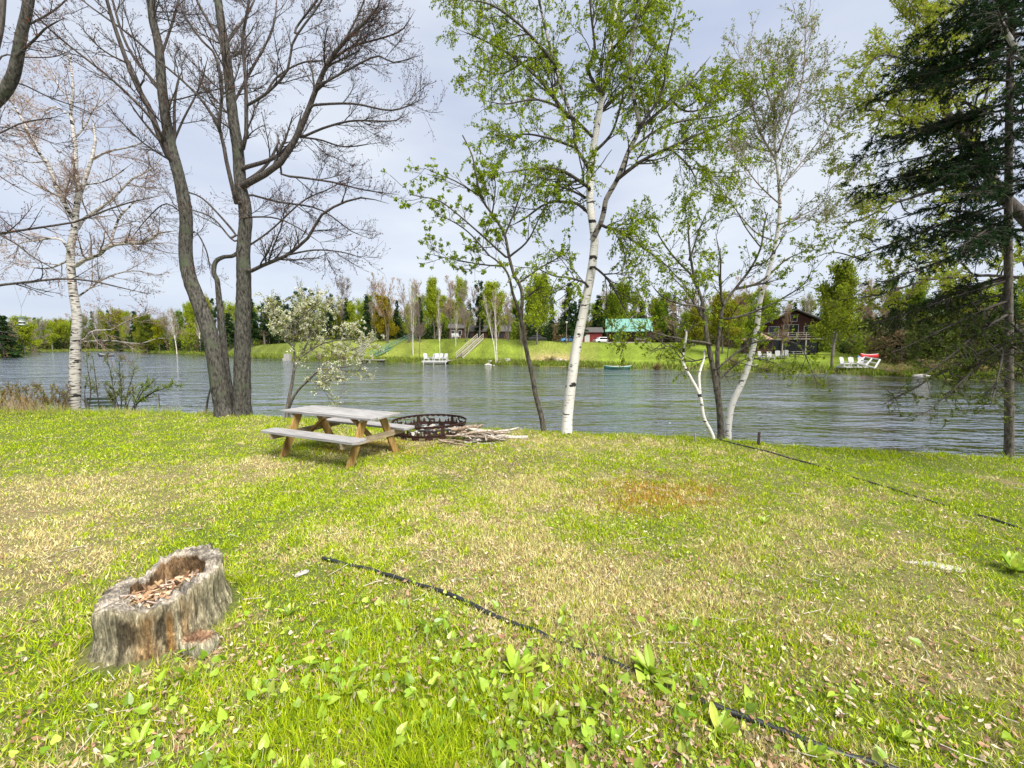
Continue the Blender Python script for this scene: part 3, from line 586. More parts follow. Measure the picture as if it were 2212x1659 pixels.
# low shrubs of the far shore
def shrub(u, D, h, w, cols, label):
    rng = np.random.default_rng(int(u)+7); b = FB(u, D); t = thing('shrub', b, label, 'shrub'); n = 26
    a = rng.uniform(0, 2*PI, n); K = 5; tt = np.linspace(0, 1, K); br = np.zeros((n, K, 3)); rad = rng.uniform(.2, 1, n)*w/2
    br[:, :, 0] = np.cos(a)[:, None]*rad[:, None]*tt; br[:, :, 1] = np.sin(a)[:, None]*rad[:, None]*tt; br[:, :, 2] = (h*rng.uniform(.5, 1, n)*np.sqrt(1-(rad/w)**2))[:, None]*tt**.8
    br += b; m = M(); m.tubes(br, np.linspace(.03, .01, K)[None].repeat(n, 0), 3); m.build('stem', MT['fartwig'], t)
    m = M(); p, _ = along(br, 900, rng, (.25, 1)); p += rng.normal(0, .13, p.shape); leafset(m, p, (.09, .22), rng, cols, [1]*len(cols)); m.build('foliage', MT['leaf'], t)
gc = [(.27, .37, .035), (.2, .29, .03), (.3, .26, .08)]; bc = [(.2, .13, .07), (.28, .2, .09), (.2, .22, .05)]
shrub(1588, 54, 1.3, 2.8, bc, 'reddish brown twiggy mound at the water right of the canoe')
shrub(1660, 51, 1.4, 4., gc, 'yellow green shrub at the far waterline below the gazebo')
shrub(1422, 57.5, .7, .9, bc, 'small rusty tuft behind the canoe')
shrub(690, 90, 3.6, 7, [(.06, .08, .02), (.12, .14, .03)], 'dark overhanging shrub at the far water behind the blossoming tree')
shrub(740, 88, 2.6, 6, bc, 'brown shrub beside the grey stairs on the far bank')
shrub(1940, 44.5, 1.3, 6, bc, 'brown brush right of the frame at the water')
shrub(2040, 42, 1.5, 7, [(.12, .13, .03), (.26, .18, .08)], 'olive brown brush behind the pale boulder')
shrub(2120, 40.5, 1.2, 5, bc, 'low russet brush on the right bank in front of the thick conifer')
shrub(130, 285, 2.5, 9, gc, 'green shrub at the foot of the far pale post')
shrub(1185, 68, 1., 3., [(.35, .25, .15), (.25, .26, .06)], 'dry pinkish clump on the slope left of the big birch')
for lst in PR.values():
    for pr in lst:
        if pr.name not in USED:
            for ch in list(pr.children): bpy.data.objects.remove(ch)
            bpy.data.objects.remove(pr)

# ------------------------------------------------------------------ trees on this bank
def flare(pts, rad, amt=.5, hgt=.5):
    z = pts[:, 2]-pts[0, 2]; return rad*(1+amt*np.exp(-np.maximum(z, 0)/hgt*2.2))
def base_at(u, v, D):
    p = P(u, v, D); return np.array([p[0], D, float(lawn_z(p[0], D))])
def stem(px, D0, D1, w0, w1, n=26, sides=12, fl=.35, rough=.04, rng=None, down=.25):
    pts, rad = limb(px, D0, D1, w0, w1, n); pts[0, 2] = min(pts[0, 2], float(lawn_z(pts[0, 0], pts[0, 1]))-down)
    return pts, flare(pts, rad, fl)
def knob(m, pts, rad, sides, rng, amp=.05, mi=0):
    """a trunk tube whose skin is uneven"""
    n = len(pts); pp = catmull(np.column_stack([pts, rad]), n*(10 if sides > 30 else 4)); P2, R2 = pp[:, :3], pp[:, 3]; v0 = m.n
    m.tubes(P2, R2, sides, m=mi, cap=False)
    V = m.v[-1].reshape(len(P2), sides, 3); f = np.arange(sides)[None]*1.0; z = np.linspace(0, n*1.3, len(P2))[:, None]
    k = 1+amp*2*(vnoise(z+0*f, 3+np.minimum(f, sides-f)*.9+0*z, 1., int(rng.integers(99)))-.5)+amp*(np.sin(f*2*PI/sides*3+z*.15))
    if sides > 30:
        tn_ = 2*PI*f/sides; L0 = np.concatenate([[0], np.cumsum(np.linalg.norm(np.diff(P2, axis=0), axis=1))])[:, None]; tw_ = tn_+.25*(vnoise(L0*3+0*f, L0*0+5+np.cos(tn_), 1., 7)-.5)*2
        fur = vnoise(np.cos(tw_)*7+20, np.sin(tw_)*7+L0*2.2, 1., 17)-.5; fur2 = vnoise(np.cos(tw_)*16+20, np.sin(tw_)*16+L0*7, 1., 27)-.5
        k = 1+(k-1)*.6+.10*fur+.075*fur2
    V[:] = P2[:, None]+(V-P2[:, None])*k[:, :, None]; m.v[-1] = V.reshape(-1, 3)

# ---- big double maple
rng = np.random.default_rng(100)
D = 11.3; bs = base_at(508, 893, D); tm = thing('maple_tree', bs, 'large maple with two grey trunks rising from one base, bare budding crown', 'tree')
sL = stem([(488, 905), (478, 860), (458, 740), (430, 655), (407, 590), (401, 530), (403, 480), (397, 430), (384, 370), (370, 320), (356, 240), (348, 170), (343, 100), (328, 30), (318, -120), (300, -330)], D, D-.2, 42, 8, 34)
sR = stem([(522, 905), (523, 850), (524, 740), (527, 620), (526, 540), (531, 480), (527, 430), (519, 395), (515, 330), (503, 250), (490, 130), (472, 10), (455, -140), (440, -350)], D+.1, D+.4, 40, 8, 34)
sM = stem([(505, 895), (490, 815), (482, 730), (474, 650), (468, 600), (462, 590), (470, 560), (505, 552), (520, 540)], D+.25, D+.35, 22, 8, 20, fl=.1)
for s, k in ((sL, 44), (sR, 44), (sM, 32)):
    m = M(); knob(m, s[0], s[1], k, rng, .05); m.build('trunk', MT['maple'], tm, smooth=True)
E = [  # traced limbs: pixels, depth change, widths
 ([(373, 356), (348, 302), (320, 228), (292, 178), (256, 82), (231, 0), (205, -120)], -.8, 16, 6), ([(352, 300), (327, 256), (249, 178), (178, 121), (107, 64), (71, 21), (20, -20)], -2.2, 9, 4),
 ([(356, 215), (334, 178), (302, 142), (270, 89), (245, 7), (225, -90)], .7, 9, 4), ([(352, 140), (331, 121), (284, 78), (220, 32), (178, 0), (130, -50)], 1.2, 7, 3), ([(377, 300), (377, 228), (384, 178), (395, 150)], .3, 9, 4),
 ([(345, 130), (375, 40), (400, -60), (410, -160)], .8, 7, 3), ([(505, 520), (462, 473), (420, 455), (388, 448)], -.4, 5, 3), ([(508, 505), (444, 434), (409, 416), (385, 410)], .6, 6, 3),
 ([(512, 440), (508, 427), (491, 356), (473, 277), (427, 206), (356, 142), (300, 100)], -1.3, 11, 4), ([(473, 277), (480, 178), (460, 110), (437, 89), (391, 18), (370, -60)], -1., 8, 4), ([(496, 170), (480, 100), (444, 36), (425, 0), (400, -80)], -.5, 9, 4),
 ([(519, 330), (531, 300), (532, 228), (530, 160), (524, 89), (535, 20), (545, -60)], -.6, 10, 5), ([(533, 228), (574, 203), (620, 153), (634, 89), (684, 18), (720, -40)], -.5, 7, 3), ([(574, 203), (600, 165), (655, 135), (712, 132)], .4, 5, 3),
 ([(532, 398), (545, 391), (602, 356), (641, 295), (670, 228), (691, 171), (712, 132), (737, 96), (783, 53), (815, 18), (830, -40)], -1.4, 17, 5), ([(530, 362), (584, 345), (620, 320), (640, 290), (652, 240)], -.4, 11, 6),
 ([(719, 128), (762, 100), (826, 82), (869, 64), (897, 21)], -1.6, 6, 2), ([(691, 185), (755, 149), (815, 121), (851, 135), (915, 117)], -1.1, 6, 2), ([(673, 228), (762, 224), (850, 238), (926, 207)], -.4, 6, 2),
 ([(655, 295), (698, 277), (762, 261), (851, 261), (887, 240)], .3, 6, 2), ([(641, 295), (691, 302), (744, 317), (812, 309)], .8, 5, 2), ([(527, 395), (560, 372), (584, 345), (605, 300)], .4, 9, 5),
 ([(534, 533), (584, 498), (655, 434), (709, 409), (760, 380)], .6, 5, 2), ([(538, 587), (577, 569), (620, 551), (670, 509), (687, 473), (719, 448), (780, 427), (840, 440)], -1.1, 10, 3),
 ([(609, 377), (655, 384), (727, 395), (780, 409), (862, 421)], .5, 6, 2), ([(535, 420), (600, 436), (690, 452), (760, 500), (800, 515)], 1.2, 6, 2), ([(620, 551), (680, 540), (740, 545), (790, 560)], -.4, 5, 2),
 ([(500, 230), (560, 120), (590, 60), (600, -20)], 1.3, 7, 3), ([(485, 100), (540, 20), (570, -60)], .8, 6, 3), ([(370, 320), (395, 260), (430, 190), (450, 120)], 1., 6, 3), ([(403, 470), (360, 440), (320, 470), (280, 520)], 1., 4, 2),
 ([(530, 470), (590, 470), (640, 490), (700, 530)], -1.2, 5, 2), ([(400, 540), (420, 500), (445, 540), (455, 590)], .4, 4, 3), ([(690, 171), (760, 60), (800, -30)], .6, 6, 3), ([(640, 60), (700, -20), (740, -90)], .8, 5, 3),
]
def on_depth(stems, u, v):
    best = None
    for s in stems:
        uu_, vv_ = proj(s[0]); k = np.argmin((uu_-u)**2+(vv_-v)**2); q = (uu_[k]-u)**2+(vv_[k]-v)**2
        if best is None or q < best[0]: best = (q, s[0][k, 1])
    return best[1]
def limbs_of(E, stems, jit=.0):
    ls = []; pool = list(stems)
    for px, dd, w0, w1 in E:
        best = None
        for s in pool:
            q_, w_ = proj(s[0]); k = np.argmin((q_-px[0][0])**2+(w_-px[0][1])**2); e = (q_[k]-px[0][0])**2+(w_[k]-px[0][1])**2
            if best is None or e < best[0]: best = (e, s[0][k, 1], q_[k], w_[k])
        px = ([(best[2], best[3])] if 4 < best[0] < 3600 else [])+list(px)
        d0 = best[1]; l = limb(px, d0, d0+dd, w0, w1, 14); l[1][-2:] *= np.array([.6, .25]); ls.append(l); pool.append(l)
    return ls
ls = limbs_of(E, [sL, sR, sM]); LP, LR = stackl(ls)
m = M()
for p, r in ls: m.tubes(p, r, 7)
m.build('limb', MT['mapledark'], tm, smooth=True)
trk = [(catmull(np.column_stack([s[0][a:], s[1][a:]]), 14)) for s, a in ((sL, 16), (sR, 14))]
TPp = np.stack([t_[:, :3] for t_ in trk]); TPr = np.stack([t_[:, 3] for t_ in trk])*.5
bA, rA = grow(LP, LR, 210, rng, (25, 60), (.7, 1.7), .35, .09, 8, .5, (.12, .98), .006, .45)
bA2, rA2 = grow(TPp, TPr, 46, rng, (40, 75), (.9, 2.2), .3, .09, 8, .4, (0, .98), .007, .3)
A1 = np.concatenate([bA, bA2]); A1r = np.concatenate([rA, rA2])
bB, rB = grow(A1, A1r, 1700, rng, (25, 55), (.3, .8), .35, .1, 6, .6, (.1, .98), .0036, .4)
bC, rC = grow(np.concatenate([bB, A1[:, 2:]]), np.concatenate([rB, A1r[:, 2:]]), 9500, rng, (25, 60), (.1, .34), .5, .1, 4, .65, (.1, 1), .0024, .3)
m = M(); m.tubes(A1, A1r, 4); m.tubes(bB, rB, 3); m.tubes(bC, rC, 3)
tips = bC[:, -1]; p2, d2 = along(bC, 5000, rng, (.3, 1)); p = np.concatenate([tips, p2])
budc = [(.11, .04, .035), (.16, .07, .05), (.09, .055, .03)]
for q in range(2):
    leafset(m, p, (.022, .042), rng, budc, [2, 1, 1], -.6, mi=1)
m.build('crown', [MT['darktwig'], MT['litter']], tm)

# ---- maple whose trunk stands just outside the left edge
rng = np.random.default_rng(101); D = 9.6; bs = base_at(-190, 930, D); ta = thing('maple_tree', bs, 'maple at the left edge, only its thick curved limbs and long low branches in view', 'tree')
sA = stem([(-190, 960), (-185, 800), (-170, 600), (-175, 450), (-150, 340), (-60, 262), (5, 205), (32, 150), (42, 90), (62, 0), (75, -140), (80, -330)], D, D-.3, 62, 14, 32)
sA2 = stem([(-172, 520), (-120, 330), (-40, 180), (-6, 90), (6, 0), (5, -150)], D+.1, D+.6, 30, 12, 18, down=-9)
for s in (sA, sA2):
    m = M(); knob(m, s[0], s[1], 12, rng, .05); m.build('trunk', MT['mapledark'] if s is sA2 else MT['maple'], ta, smooth=True)
E = [([(-160, 560), (-60, 520), (0, 505), (89, 491), (160, 480), (199, 466), (267, 441), (356, 420)], .8, 10, 3), ([(-165, 680), (-60, 630), (0, 616), (62, 609), (137, 602), (212, 609), (262, 622), (325, 635)], .5, 12, 3),
     ([(-20, 500), (0, 508), (40, 530), (71, 555), (131, 588)], -.5, 6, 3), ([(-150, 350), (-40, 300), (0, 288), (50, 265), (142, 250)], .5, 7, 3), ([(-150, 300), (0, 274), (96, 302), (142, 324)], -.6, 6, 2),
     ([(20, 180), (46, 181), (107, 210), (171, 233), (230, 260)], .8, 6, 2), ([(40, 118), (80, 80), (100, 60), (140, 38)], -.5, 9, 3), ([(0, 130), (10, 118), (60, 124), (120, 122), (160, 104)], .3, 5, 2), ([(-60, 262), (-20, 360), (30, 400), (90, 430)], .6, 6, 2),
     ([(-140, 420), (-40, 440), (40, 500), (110, 520)], 1., 6, 2), ([(50, 60), (120, 20), (180, -40)], .6, 7, 3), ([(-160, 620), (-60, 700), (20, 720), (60, 740)], .9, 6, 2)]
ls = limbs_of(E, [sA, sA2]); LP, LR = stackl(ls); m = M()
for p, r in ls: m.tubes(p, r, 7)
m.build('limb', MT['mapledark'], ta, smooth=True)
bA, rA = grow(LP, LR, 90, rng, (25, 55), (.4, 1.1), .25, .09, 7, .5, (.2, .98), .005, .45); bB, rB = grow(bA, rA, 520, rng, (25, 55), (.15, .5), .3, .1, 5, .6, (.1, 1), .0028, .4)
m = M(); m.tubes(bA, rA, 4); m.tubes(bB, rB, 3)
p, d = along(bB, 1500, rng, (.3, 1)); leafset(m, np.concatenate([p, bB[:, -1]]), (.022, .042), rng, [(.2, .07, .05), (.16, .07, .05), (.12, .07, .03)], [2, 1, 1], mi=1); m.build('crown', [MT['darktwig'], MT['litter']], ta)

# ---- old white birch at the left
rng = np.random.default_rng(102); D = 12.8; bs = base_at(160, 884, D); tb = thing('birch_tree', bs, 'old white birch with black cracked bark on the left, crown of fine reddish twigs', 'tree')
sB = stem([(160, 896), (162, 850), (163, 760), (167, 690), (160, 640), (154, 590), (153, 533), (161, 498), (163, 462), (170, 409), (164, 384), (162, 320), (158, 280), (153, 242), (158, 190), (150, 120)], D, D+.3, 31, 4, 34, fl=.2)
m = M(); knob(m, sB[0], sB[1], 12, rng, .05); m.build('trunk', MT['birchold'], tb, smooth=True)
E = [([(172, 420), (185, 384), (199, 341), (203, 320), (206, 302), (200, 250)], .3, 12, 5), ([(158, 470), (142, 444), (124, 409), (100, 348), (85, 331), (53, 267), (25, 220), (0, 190)], -.8, 13, 4), ([(163, 575), (185, 560), (213, 551), (242, 530), (320, 521), (338, 505), (384, 498)], -.5, 13, 4),
     ([(168, 495), (178, 476), (242, 430), (284, 388), (327, 366), (350, 340)], .9, 10, 3), ([(230, 540), (238, 526), (249, 491), (263, 462), (285, 440), (290, 400)], .5, 8, 3), ([(150, 550), (146, 537), (128, 516), (71, 520), (20, 530)], -.6, 8, 3), ([(199, 345), (232, 328), (290, 315), (320, 300)], -.5, 7, 3),
     ([(160, 300), (185, 270), (200, 240), (230, 200)], .4, 6, 2), ([(156, 225), (130, 190), (110, 150)], .3, 5, 2), ([(152, 560), (100, 580), (40, 570), (0, 560)], .8, 7, 2), ([(100, 348), (60, 350), (10, 330)], .6, 5, 2), ([(170, 640), (230, 600), (290, 585), (350, 600)], .6, 6, 2),
     ([(180, 735), (200, 715), (240, 712), (262, 700), (330, 670)], -.4, 5, 2), ([(180, 738), (240, 736), (300, 742), (345, 730), (372, 735)], .3, 4, 2), ([(160, 260), (120, 230), (90, 240), (40, 200)], .5, 5, 2), ([(175, 400), (230, 390), (290, 350)], -.6, 5, 2)]
ls = limbs_of(E, [sB]); LP, LR = stackl(ls); m = M()
for p, r in ls: m.tubes(p, r, 7)
m.build('limb', MT['birchold'], tb, smooth=True)
LPt = catmull(np.column_stack([sB[0][15:], sB[1][15:]*.5]), 14)
LP = np.concatenate([LP, LPt[None, :, :3]]); LR = np.concatenate([LR, LPt[None, :, 3]])
bA, rA = grow(LP, LR, 150, rng, (30, 60), (.6, 1.6), .15, .1, 8, .5, (.12, .98), .006, .4); bB, rB = grow(bA, rA, 1000, rng, (25, 55), (.3, .8), -.1, .13, 6, .6, (.1, 1), .003, .4)
bC, rC = grow(bB, rB, 5200, rng, (25, 55), (.12, .35), -.3, .13, 4, .6, (.1, 1), .002, .3)
m = M(); m.tubes(bA, rA, 4); m.tubes(bB, rB, 3); m.tubes(bC, rC, 3)
p, d = along(bC, 15000, rng, (.2, 1)); leafset(m, p, (.022, .042), rng, [(.33, .16, .11), (.24, .2, .08), (.18, .1, .07)], [2, 1.4, 1], .8, mi=1); m.build('crown', [MT['birchtwig'], MT['litter']], tb)

# ---- generic leafy tree on this bank
def leafy(name, label, cat, stems, E, mats0, seed, nA, nB, nC, lA, lB, lC, nleaf, lsize, cols, wts, upA=.2, upB=0., upC=-.3, droop=.6, tv=LEAF_V, tf=LEAF_F, D=None, tw='darktwig', fname='foliage', top=(12,), whorl=0, limbmat=None, sides=11, extra=None, flat=1.):
    rng = np.random.default_rng(seed); s0 = stems[0][0][0]; bs = (s0[0], s0[1], float(lawn_z(s0[0], s0[1]))); t = thing(name, bs, label, cat)
    mats = mats0 if isinstance(mats0, str) else mats0[0]
    for i_, s in enumerate(stems):
        m = M(); knob(m, s[0], s[1], sides, rng, .03); m.build('trunk', MT[mats if isinstance(mats0, str) else mats0[i_]], t, smooth=True)
    ls = limbs_of(E, stems); m = M()
    if ls:
        for p, r in ls: m.tubes(p, r, 7)
        m.build('limb', MT[limbmat or mats], t, smooth=True); LP, LR = stackl(ls)
    else: LP, LR = np.zeros((0, 14, 3)), np.zeros((0, 14))
    for s, a in zip(stems, top):
        if a is None: continue
        q = catmull(np.column_stack([s[0][a:], s[1][a:]*.5]), 14); LP = np.concatenate([LP, q[None, :, :3]]); LR = np.concatenate([LR, q[None, :, 3]])
    bA, rA = grow(LP, LR, nA, rng, (28, 62), lA, upA, .1, 8, .5, (.12, .98), .005, .4, flat); bB, rB = grow(bA, rA, nB, rng, (25, 58), lB, upB, .12, 6, .6, (.12, 1), .0028, .35)
    m = M(); m.tubes(bA, rA, 4); m.tubes(bB, rB, 3); last = bB
    if nC: bC, rC = grow(bB, rB, nC, rng, (20, 55), lC, upC, .12, 5, .6, (.15, 1), .002, .3); m.tubes(bC, rC, 3); last = np.concatenate([bC[:, :5], bB[:, 1:]])
    p, d = along(last, nleaf, rng, (.15, 1))
    if whorl:
        p = np.repeat(last[rng.integers(len(last), size=nleaf//whorl), -1], whorl, 0); p = p+rng.normal(0, .006, p.shape)
    p = p+rng.normal(0, .012, p.shape); leafset(m, p, lsize, rng, cols, wts, droop, tv=tv, tf=tf, mi=1)
    m.build('crown', [MT[tw], MT['leaf']], t)
    if extra: extra(t, last, rng)
    return t
LG = [(.19, .27, .012), (.27, .345, .016), (.12, .18, .012), (.36, .41, .035)]
# ---- big white birch in the middle
D = 9.0
s1 = stem([(1222, 940), (1229, 870), (1240, 780), (1252, 715), (1266, 645), (1278, 580), (1284, 512), (1276, 460), (1275, 380), (1285, 300), (1301, 208), (1317, 112), (1329, 20), (1336, -110), (1345, -280)], D, D+.4, 24, 5, 34, fl=.25)
s2 = stem([(1279, 520), (1301, 472), (1309, 432), (1333, 388), (1357, 328), (1381, 276), (1373, 232), (1360, 150), (1372, 60), (1380, -60)], D+.12, D-.9, 12, 4, 24, fl=0, down=-9)
s3 = stem([(1275, 372), (1262, 345), (1245, 320), (1237, 260), (1213, 192), (1193, 120), (1173, 40), (1150, -70)], D+.2, D+1.2, 8, 4, 22, fl=0, down=-9)
E = [([(1333, 388), (1385, 348), (1444, 320), (1524, 284), (1604, 244), (1664, 200)], -1.2, 9, 2), ([(1384, 276), (1420, 245), (1456, 216), (1500, 165), (1536, 120)], .8, 8, 3), ([(1233, 260), (1197, 212), (1165, 172), (1105, 120), (1040, 85), (985, 62)], .9, 8, 2),
     ([(1272, 405), (1265, 400), (1213, 368), (1165, 364), (1125, 368), (1080, 375)], -.9, 8, 3), ([(1271, 460), (1245, 440), (1185, 438), (1133, 472), (1100, 490)], .8, 7, 3), ([(1265, 612), (1229, 600), (1197, 596), (1150, 575)], -.6, 6, 2), ([(1301, 488), (1337, 500), (1385, 532), (1438, 572), (1470, 610)], -.9, 7, 2),
     ([(1290, 250), (1340, 200), (1400, 130), (1430, 60)], .9, 8, 3), ([(1300, 205), (1270, 150), (1285, 110), (1278, 40), (1270, -40)], -.8, 8, 3), ([(1320, 110), (1380, 40), (1420, -40)], -.9, 7, 3), ([(1200, 140), (1130, 60), (1060, 10), (1000, 0)], -.8, 7, 2), ([(1285, 300), (1220, 240), (1160, 215), (1090, 225), (1040, 215)], -1., 7, 2),
     ([(1283, 330), (1320, 290), (1340, 230), (1350, 180)], -.5, 7, 3), ([(1279, 575), (1310, 600), (1340, 650), (1365, 700)], -.5, 6, 2), ([(1330, 60), (1400, -20), (1460, -60)], .4, 6, 3), ([(1275, 430), (1230, 410), (1190, 400), (1140, 410)], .9, 6, 2), ([(1450, 215), (1480, 240), (1530, 230), (1600, 180)], .6, 5, 2), ([(1444, 320), (1480, 350), (1500, 380), (1510, 420)], -.3, 5, 2),
     ([(1357, 328), (1420, 280), (1480, 260), (1560, 250), (1630, 225)], .5, 6, 2), ([(1193, 120), (1140, 130), (1080, 160), (1020, 140)], 1.1, 6, 2), ([(1245, 320), (1190, 300), (1130, 290), (1080, 310)], .4, 6, 2), ([(1381, 276), (1430, 200), (1440, 120), (1460, 40)], -.7, 7, 3),
     ([(1337, 500), (1352, 560), (1362, 620)], -.5, 3, 1.5)]
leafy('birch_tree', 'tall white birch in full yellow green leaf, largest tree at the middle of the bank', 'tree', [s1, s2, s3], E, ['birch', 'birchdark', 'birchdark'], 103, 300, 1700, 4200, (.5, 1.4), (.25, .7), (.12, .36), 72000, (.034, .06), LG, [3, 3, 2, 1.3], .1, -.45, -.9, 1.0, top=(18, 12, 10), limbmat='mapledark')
# hanging twigs of the birch, right below the limbs
rng = np.random.default_rng(104)
# ---- thin leaning dark tree with tufts of young leaves
D = 9.35
s1 = stem([(1176, 932), (1167, 890), (1157, 852), (1149, 807), (1139, 765), (1130, 715), (1126, 685), (1128, 647), (1125, 620), (1113, 600), (1101, 560), (1089, 504), (1061, 460), (1037, 420), (1021, 340), (999, 292)], D, D-.6, 12, 2.5, 34, fl=.15)
s2 = stem([(1127, 690), (1117, 660), (1108, 635), (1097, 592), (1075, 565), (1057, 552)], D-.2, D-.9, 8, 3, 16, fl=0, down=-9)
E = [([(1099, 560), (1070, 535), (1045, 512), (985, 460), (945, 432), (885, 420), (872, 398)], -.6, 5, 1.5), ([(1045, 430), (1037, 424), (985, 392), (937, 372), (915, 362)], .4, 4, 1.5), ([(1085, 575), (1045, 572), (977, 560), (917, 546)], .5, 4, 1.3), ([(1090, 510), (1110, 460), (1130, 400), (1140, 340)], .5, 5, 1.5),
     ([(1100, 555), (1140, 520), (1170, 460), (1190, 430)], -.4, 5, 1.5), ([(1120, 612), (1165, 580), (1200, 560), (1230, 540)], .5, 5, 1.5), ([(1057, 552), (1010, 500), (960, 470), (930, 470)], .7, 4, 1.4), ([(1063, 462), (1070, 400), (1060, 350)], -.5, 4, 1.4), ([(1128, 650), (1170, 620), (1210, 625)], -.4, 4, 1.4)]
leafy('young_tree', 'slim dark leaning tree left of the big white birch, its leaf tufts reaching left', 'tree', [s1, s2], E, 'thinbark', 105, 90, 480, 0, (.3, .9), (.15, .45), None, 8000, (.036, .066), [(.23, .32, .02), (.31, .39, .03), (.15, .22, .015)], [3, 2, 1.5], .5, .5, 0, -.1, top=(18, 9), whorl=5, tv=LEAF6_V, tf=LEAF6_F, limbmat='darktwig')
# ---- dark vase shaped tree
D = 8.75
s1 = stem([(1558, 955), (1556, 905), (1552, 865), (1539, 790), (1529, 740), (1522, 690), (1517, 652), (1500, 600), (1490, 540), (1486, 480)], D, D-.3, 17, 3, 30, fl=.25)
s2 = stem([(1552, 850), (1550, 790), (1550, 752), (1556, 702), (1564, 656), (1588, 624), (1624, 576), (1644, 532), (1650, 492), (1658, 460)], D+.1, D+.5, 11, 3, 24, fl=0, down=-9)
E = [([(1517, 665), (1495, 660), (1470, 657), (1430, 640), (1400, 605)], -.9, 7, 2), ([(1532, 742), (1470, 732), (1402, 715), (1360, 690)], -.6, 6, 2), ([(1560, 656), (1556, 600), (1556, 560), (1545, 500)], -.6, 7, 2), ([(1588, 624), (1640, 610), (1700, 560), (1750, 540)], .7, 7, 2), ([(1560, 690), (1610, 680), (1680, 650), (1740, 610), (1760, 560)], -.6, 6, 2),
     ([(1545, 800), (1600, 755), (1650, 735), (1720, 742), (1745, 780), (1760, 820)], -.8, 6, 2), ([(1552, 820), (1600, 780), (1640, 775), (1690, 790)], .7, 5, 2), ([(1500, 600), (1460, 560), (1430, 520), (1410, 480)], .6, 6, 2), ([(1490, 560), (1510, 500), (1530, 450)], .5, 5, 2), ([(1525, 700), (1490, 640), (1455, 600)], .8, 5, 2), ([(1624, 576), (1660, 560), (1700, 500)], -.7, 5, 2), ([(1535, 770), (1480, 780), (1440, 740), (1400, 770)], .4, 4, 1.5), ([(1640, 530), (1610, 490), (1590, 450)], .6, 4, 2)]
leafy('young_tree', 'small dark vase shaped tree with scattered green leaf tufts, standing between two white birch stems', 'tree', [s1, s2], E, 'thinbark', 106, 140, 900, 0, (.3, .85), (.14, .42), None, 7500, (.032, .06), [(.23, .32, .02), (.32, .4, .03), (.15, .21, .015)], [3, 2, 1.5], .3, .2, 0, 0, top=(18, 12), whorl=4, tv=LEAF6_V, tf=LEAF6_F, limbmat='thinbark')
# ---- white birch leaning right
D = 9.1
s1 = stem([(1576, 958), (1573, 930), (1581, 875), (1608, 815), (1626, 755), (1635, 710), (1641, 656), (1650, 620), (1664, 575), (1676, 520), (1684, 460), (1682, 392), (1676, 340), (1672, 280), (1676, 200), (1684, 110)], D, D+.6, 16, 2.5, 34, fl=.1)
E = [([(1676, 335), (1684, 320), (1704, 260), (1732, 180), (1740, 80), (1742, 20)], -.4, 5, 1.5), ([(1676, 345), (1660, 320), (1636, 272), (1620, 200), (1600, 120)], .4, 6, 1.5), ([(1684, 410), (1692, 400), (1740, 340), (1780, 290), (1800, 250)], .5, 4, 1.5), ([(1684, 485), (1764, 448), (1800, 400), (1830, 380)], -.4, 4, 1.5), ([(1684, 440), (1640, 400), (1600, 350), (1570, 330)], -.6, 4, 1.5),
     ([(1672, 290), (1700, 200), (1710, 100)], .3, 4, 1.3), ([(1680, 500), (1730, 470), (1780, 480), (1820, 450)], .6, 4, 1.3), ([(1676, 520), (1630, 500), (1580, 440), (1560, 400)], .5, 4, 1.3), ([(1674, 250), (1650, 170), (1640, 90)], -.4, 4, 1.3)]
leafy('birch_tree', 'slender white birch leaning right behind the small dark tree, thin airy crown high above', 'tree', [s1], E, 'birch', 107, 140, 900, 2200, (.45, 1.15), (.2, .6), (.1, .3), 15000, (.028, .055), [(.22, .28, .06), (.26, .22, .1), (.18, .25, .05)], [3, 1.6, 2], .8, .6, .1, .5, top=(20,), tw='birchtwig', limbmat='birchtwig')
# ---- low white stem bending left
D = 8.5
s1 = stem([(1543, 955), (1534, 930), (1520, 902), (1512, 857), (1494, 820), (1480, 795), (1474, 778), (1477, 755), (1482, 725), (1481, 712)], D, D-.2, 10, 5, 24, fl=.1)
s2 = stem([(1512, 850), (1510, 815), (1514, 795), (1520, 777), (1522, 755)], D, D+.2, 7, 4, 12, fl=0, down=-9)
E = [([(1476, 768), (1462, 752), (1440, 748), (1400, 765)], -.4, 3, 1.5), ([(1481, 722), (1474, 708), (1468, 690)], -.1, 3, 1.5), ([(1482, 722), (1492, 708), (1500, 690)], .1, 3, 1.5), ([(1440, 748), (1415, 730), (1385, 722), (1350, 745), (1335, 790)], .3, 2.5, 1)]
leafy('birch_tree', 'short bent white stem with snapped top left of the small dark tree', 'tree', [s1, s2], E, 'birch', 108, 16, 60, 0, (.15, .45), (.08, .25), None, 380, (.03, .055), LG, [3, 3, 2, 1], .1, 0, 0, .3, top=(18, None), limbmat='darktwig')
# ---- hanging leafy sprays in front of the far lawn (lower shoots of the big birch)
def flowers(t, last, rng):
    m = M(); k = last[rng.integers(len(last), size=1450), -1]; p = np.repeat(k, 6, 0)+rng.normal(0, .022, (8700, 3))
    leafset(m, p, (.028, .05), rng, [(.62, .6, .42), (.5, .53, .3), (.7, .69, .56)], [2, 1, 2], 0, tv=LEAF_V*np.array([1, 1.5, 1])); m.build('blossom', MT['flower'], t)
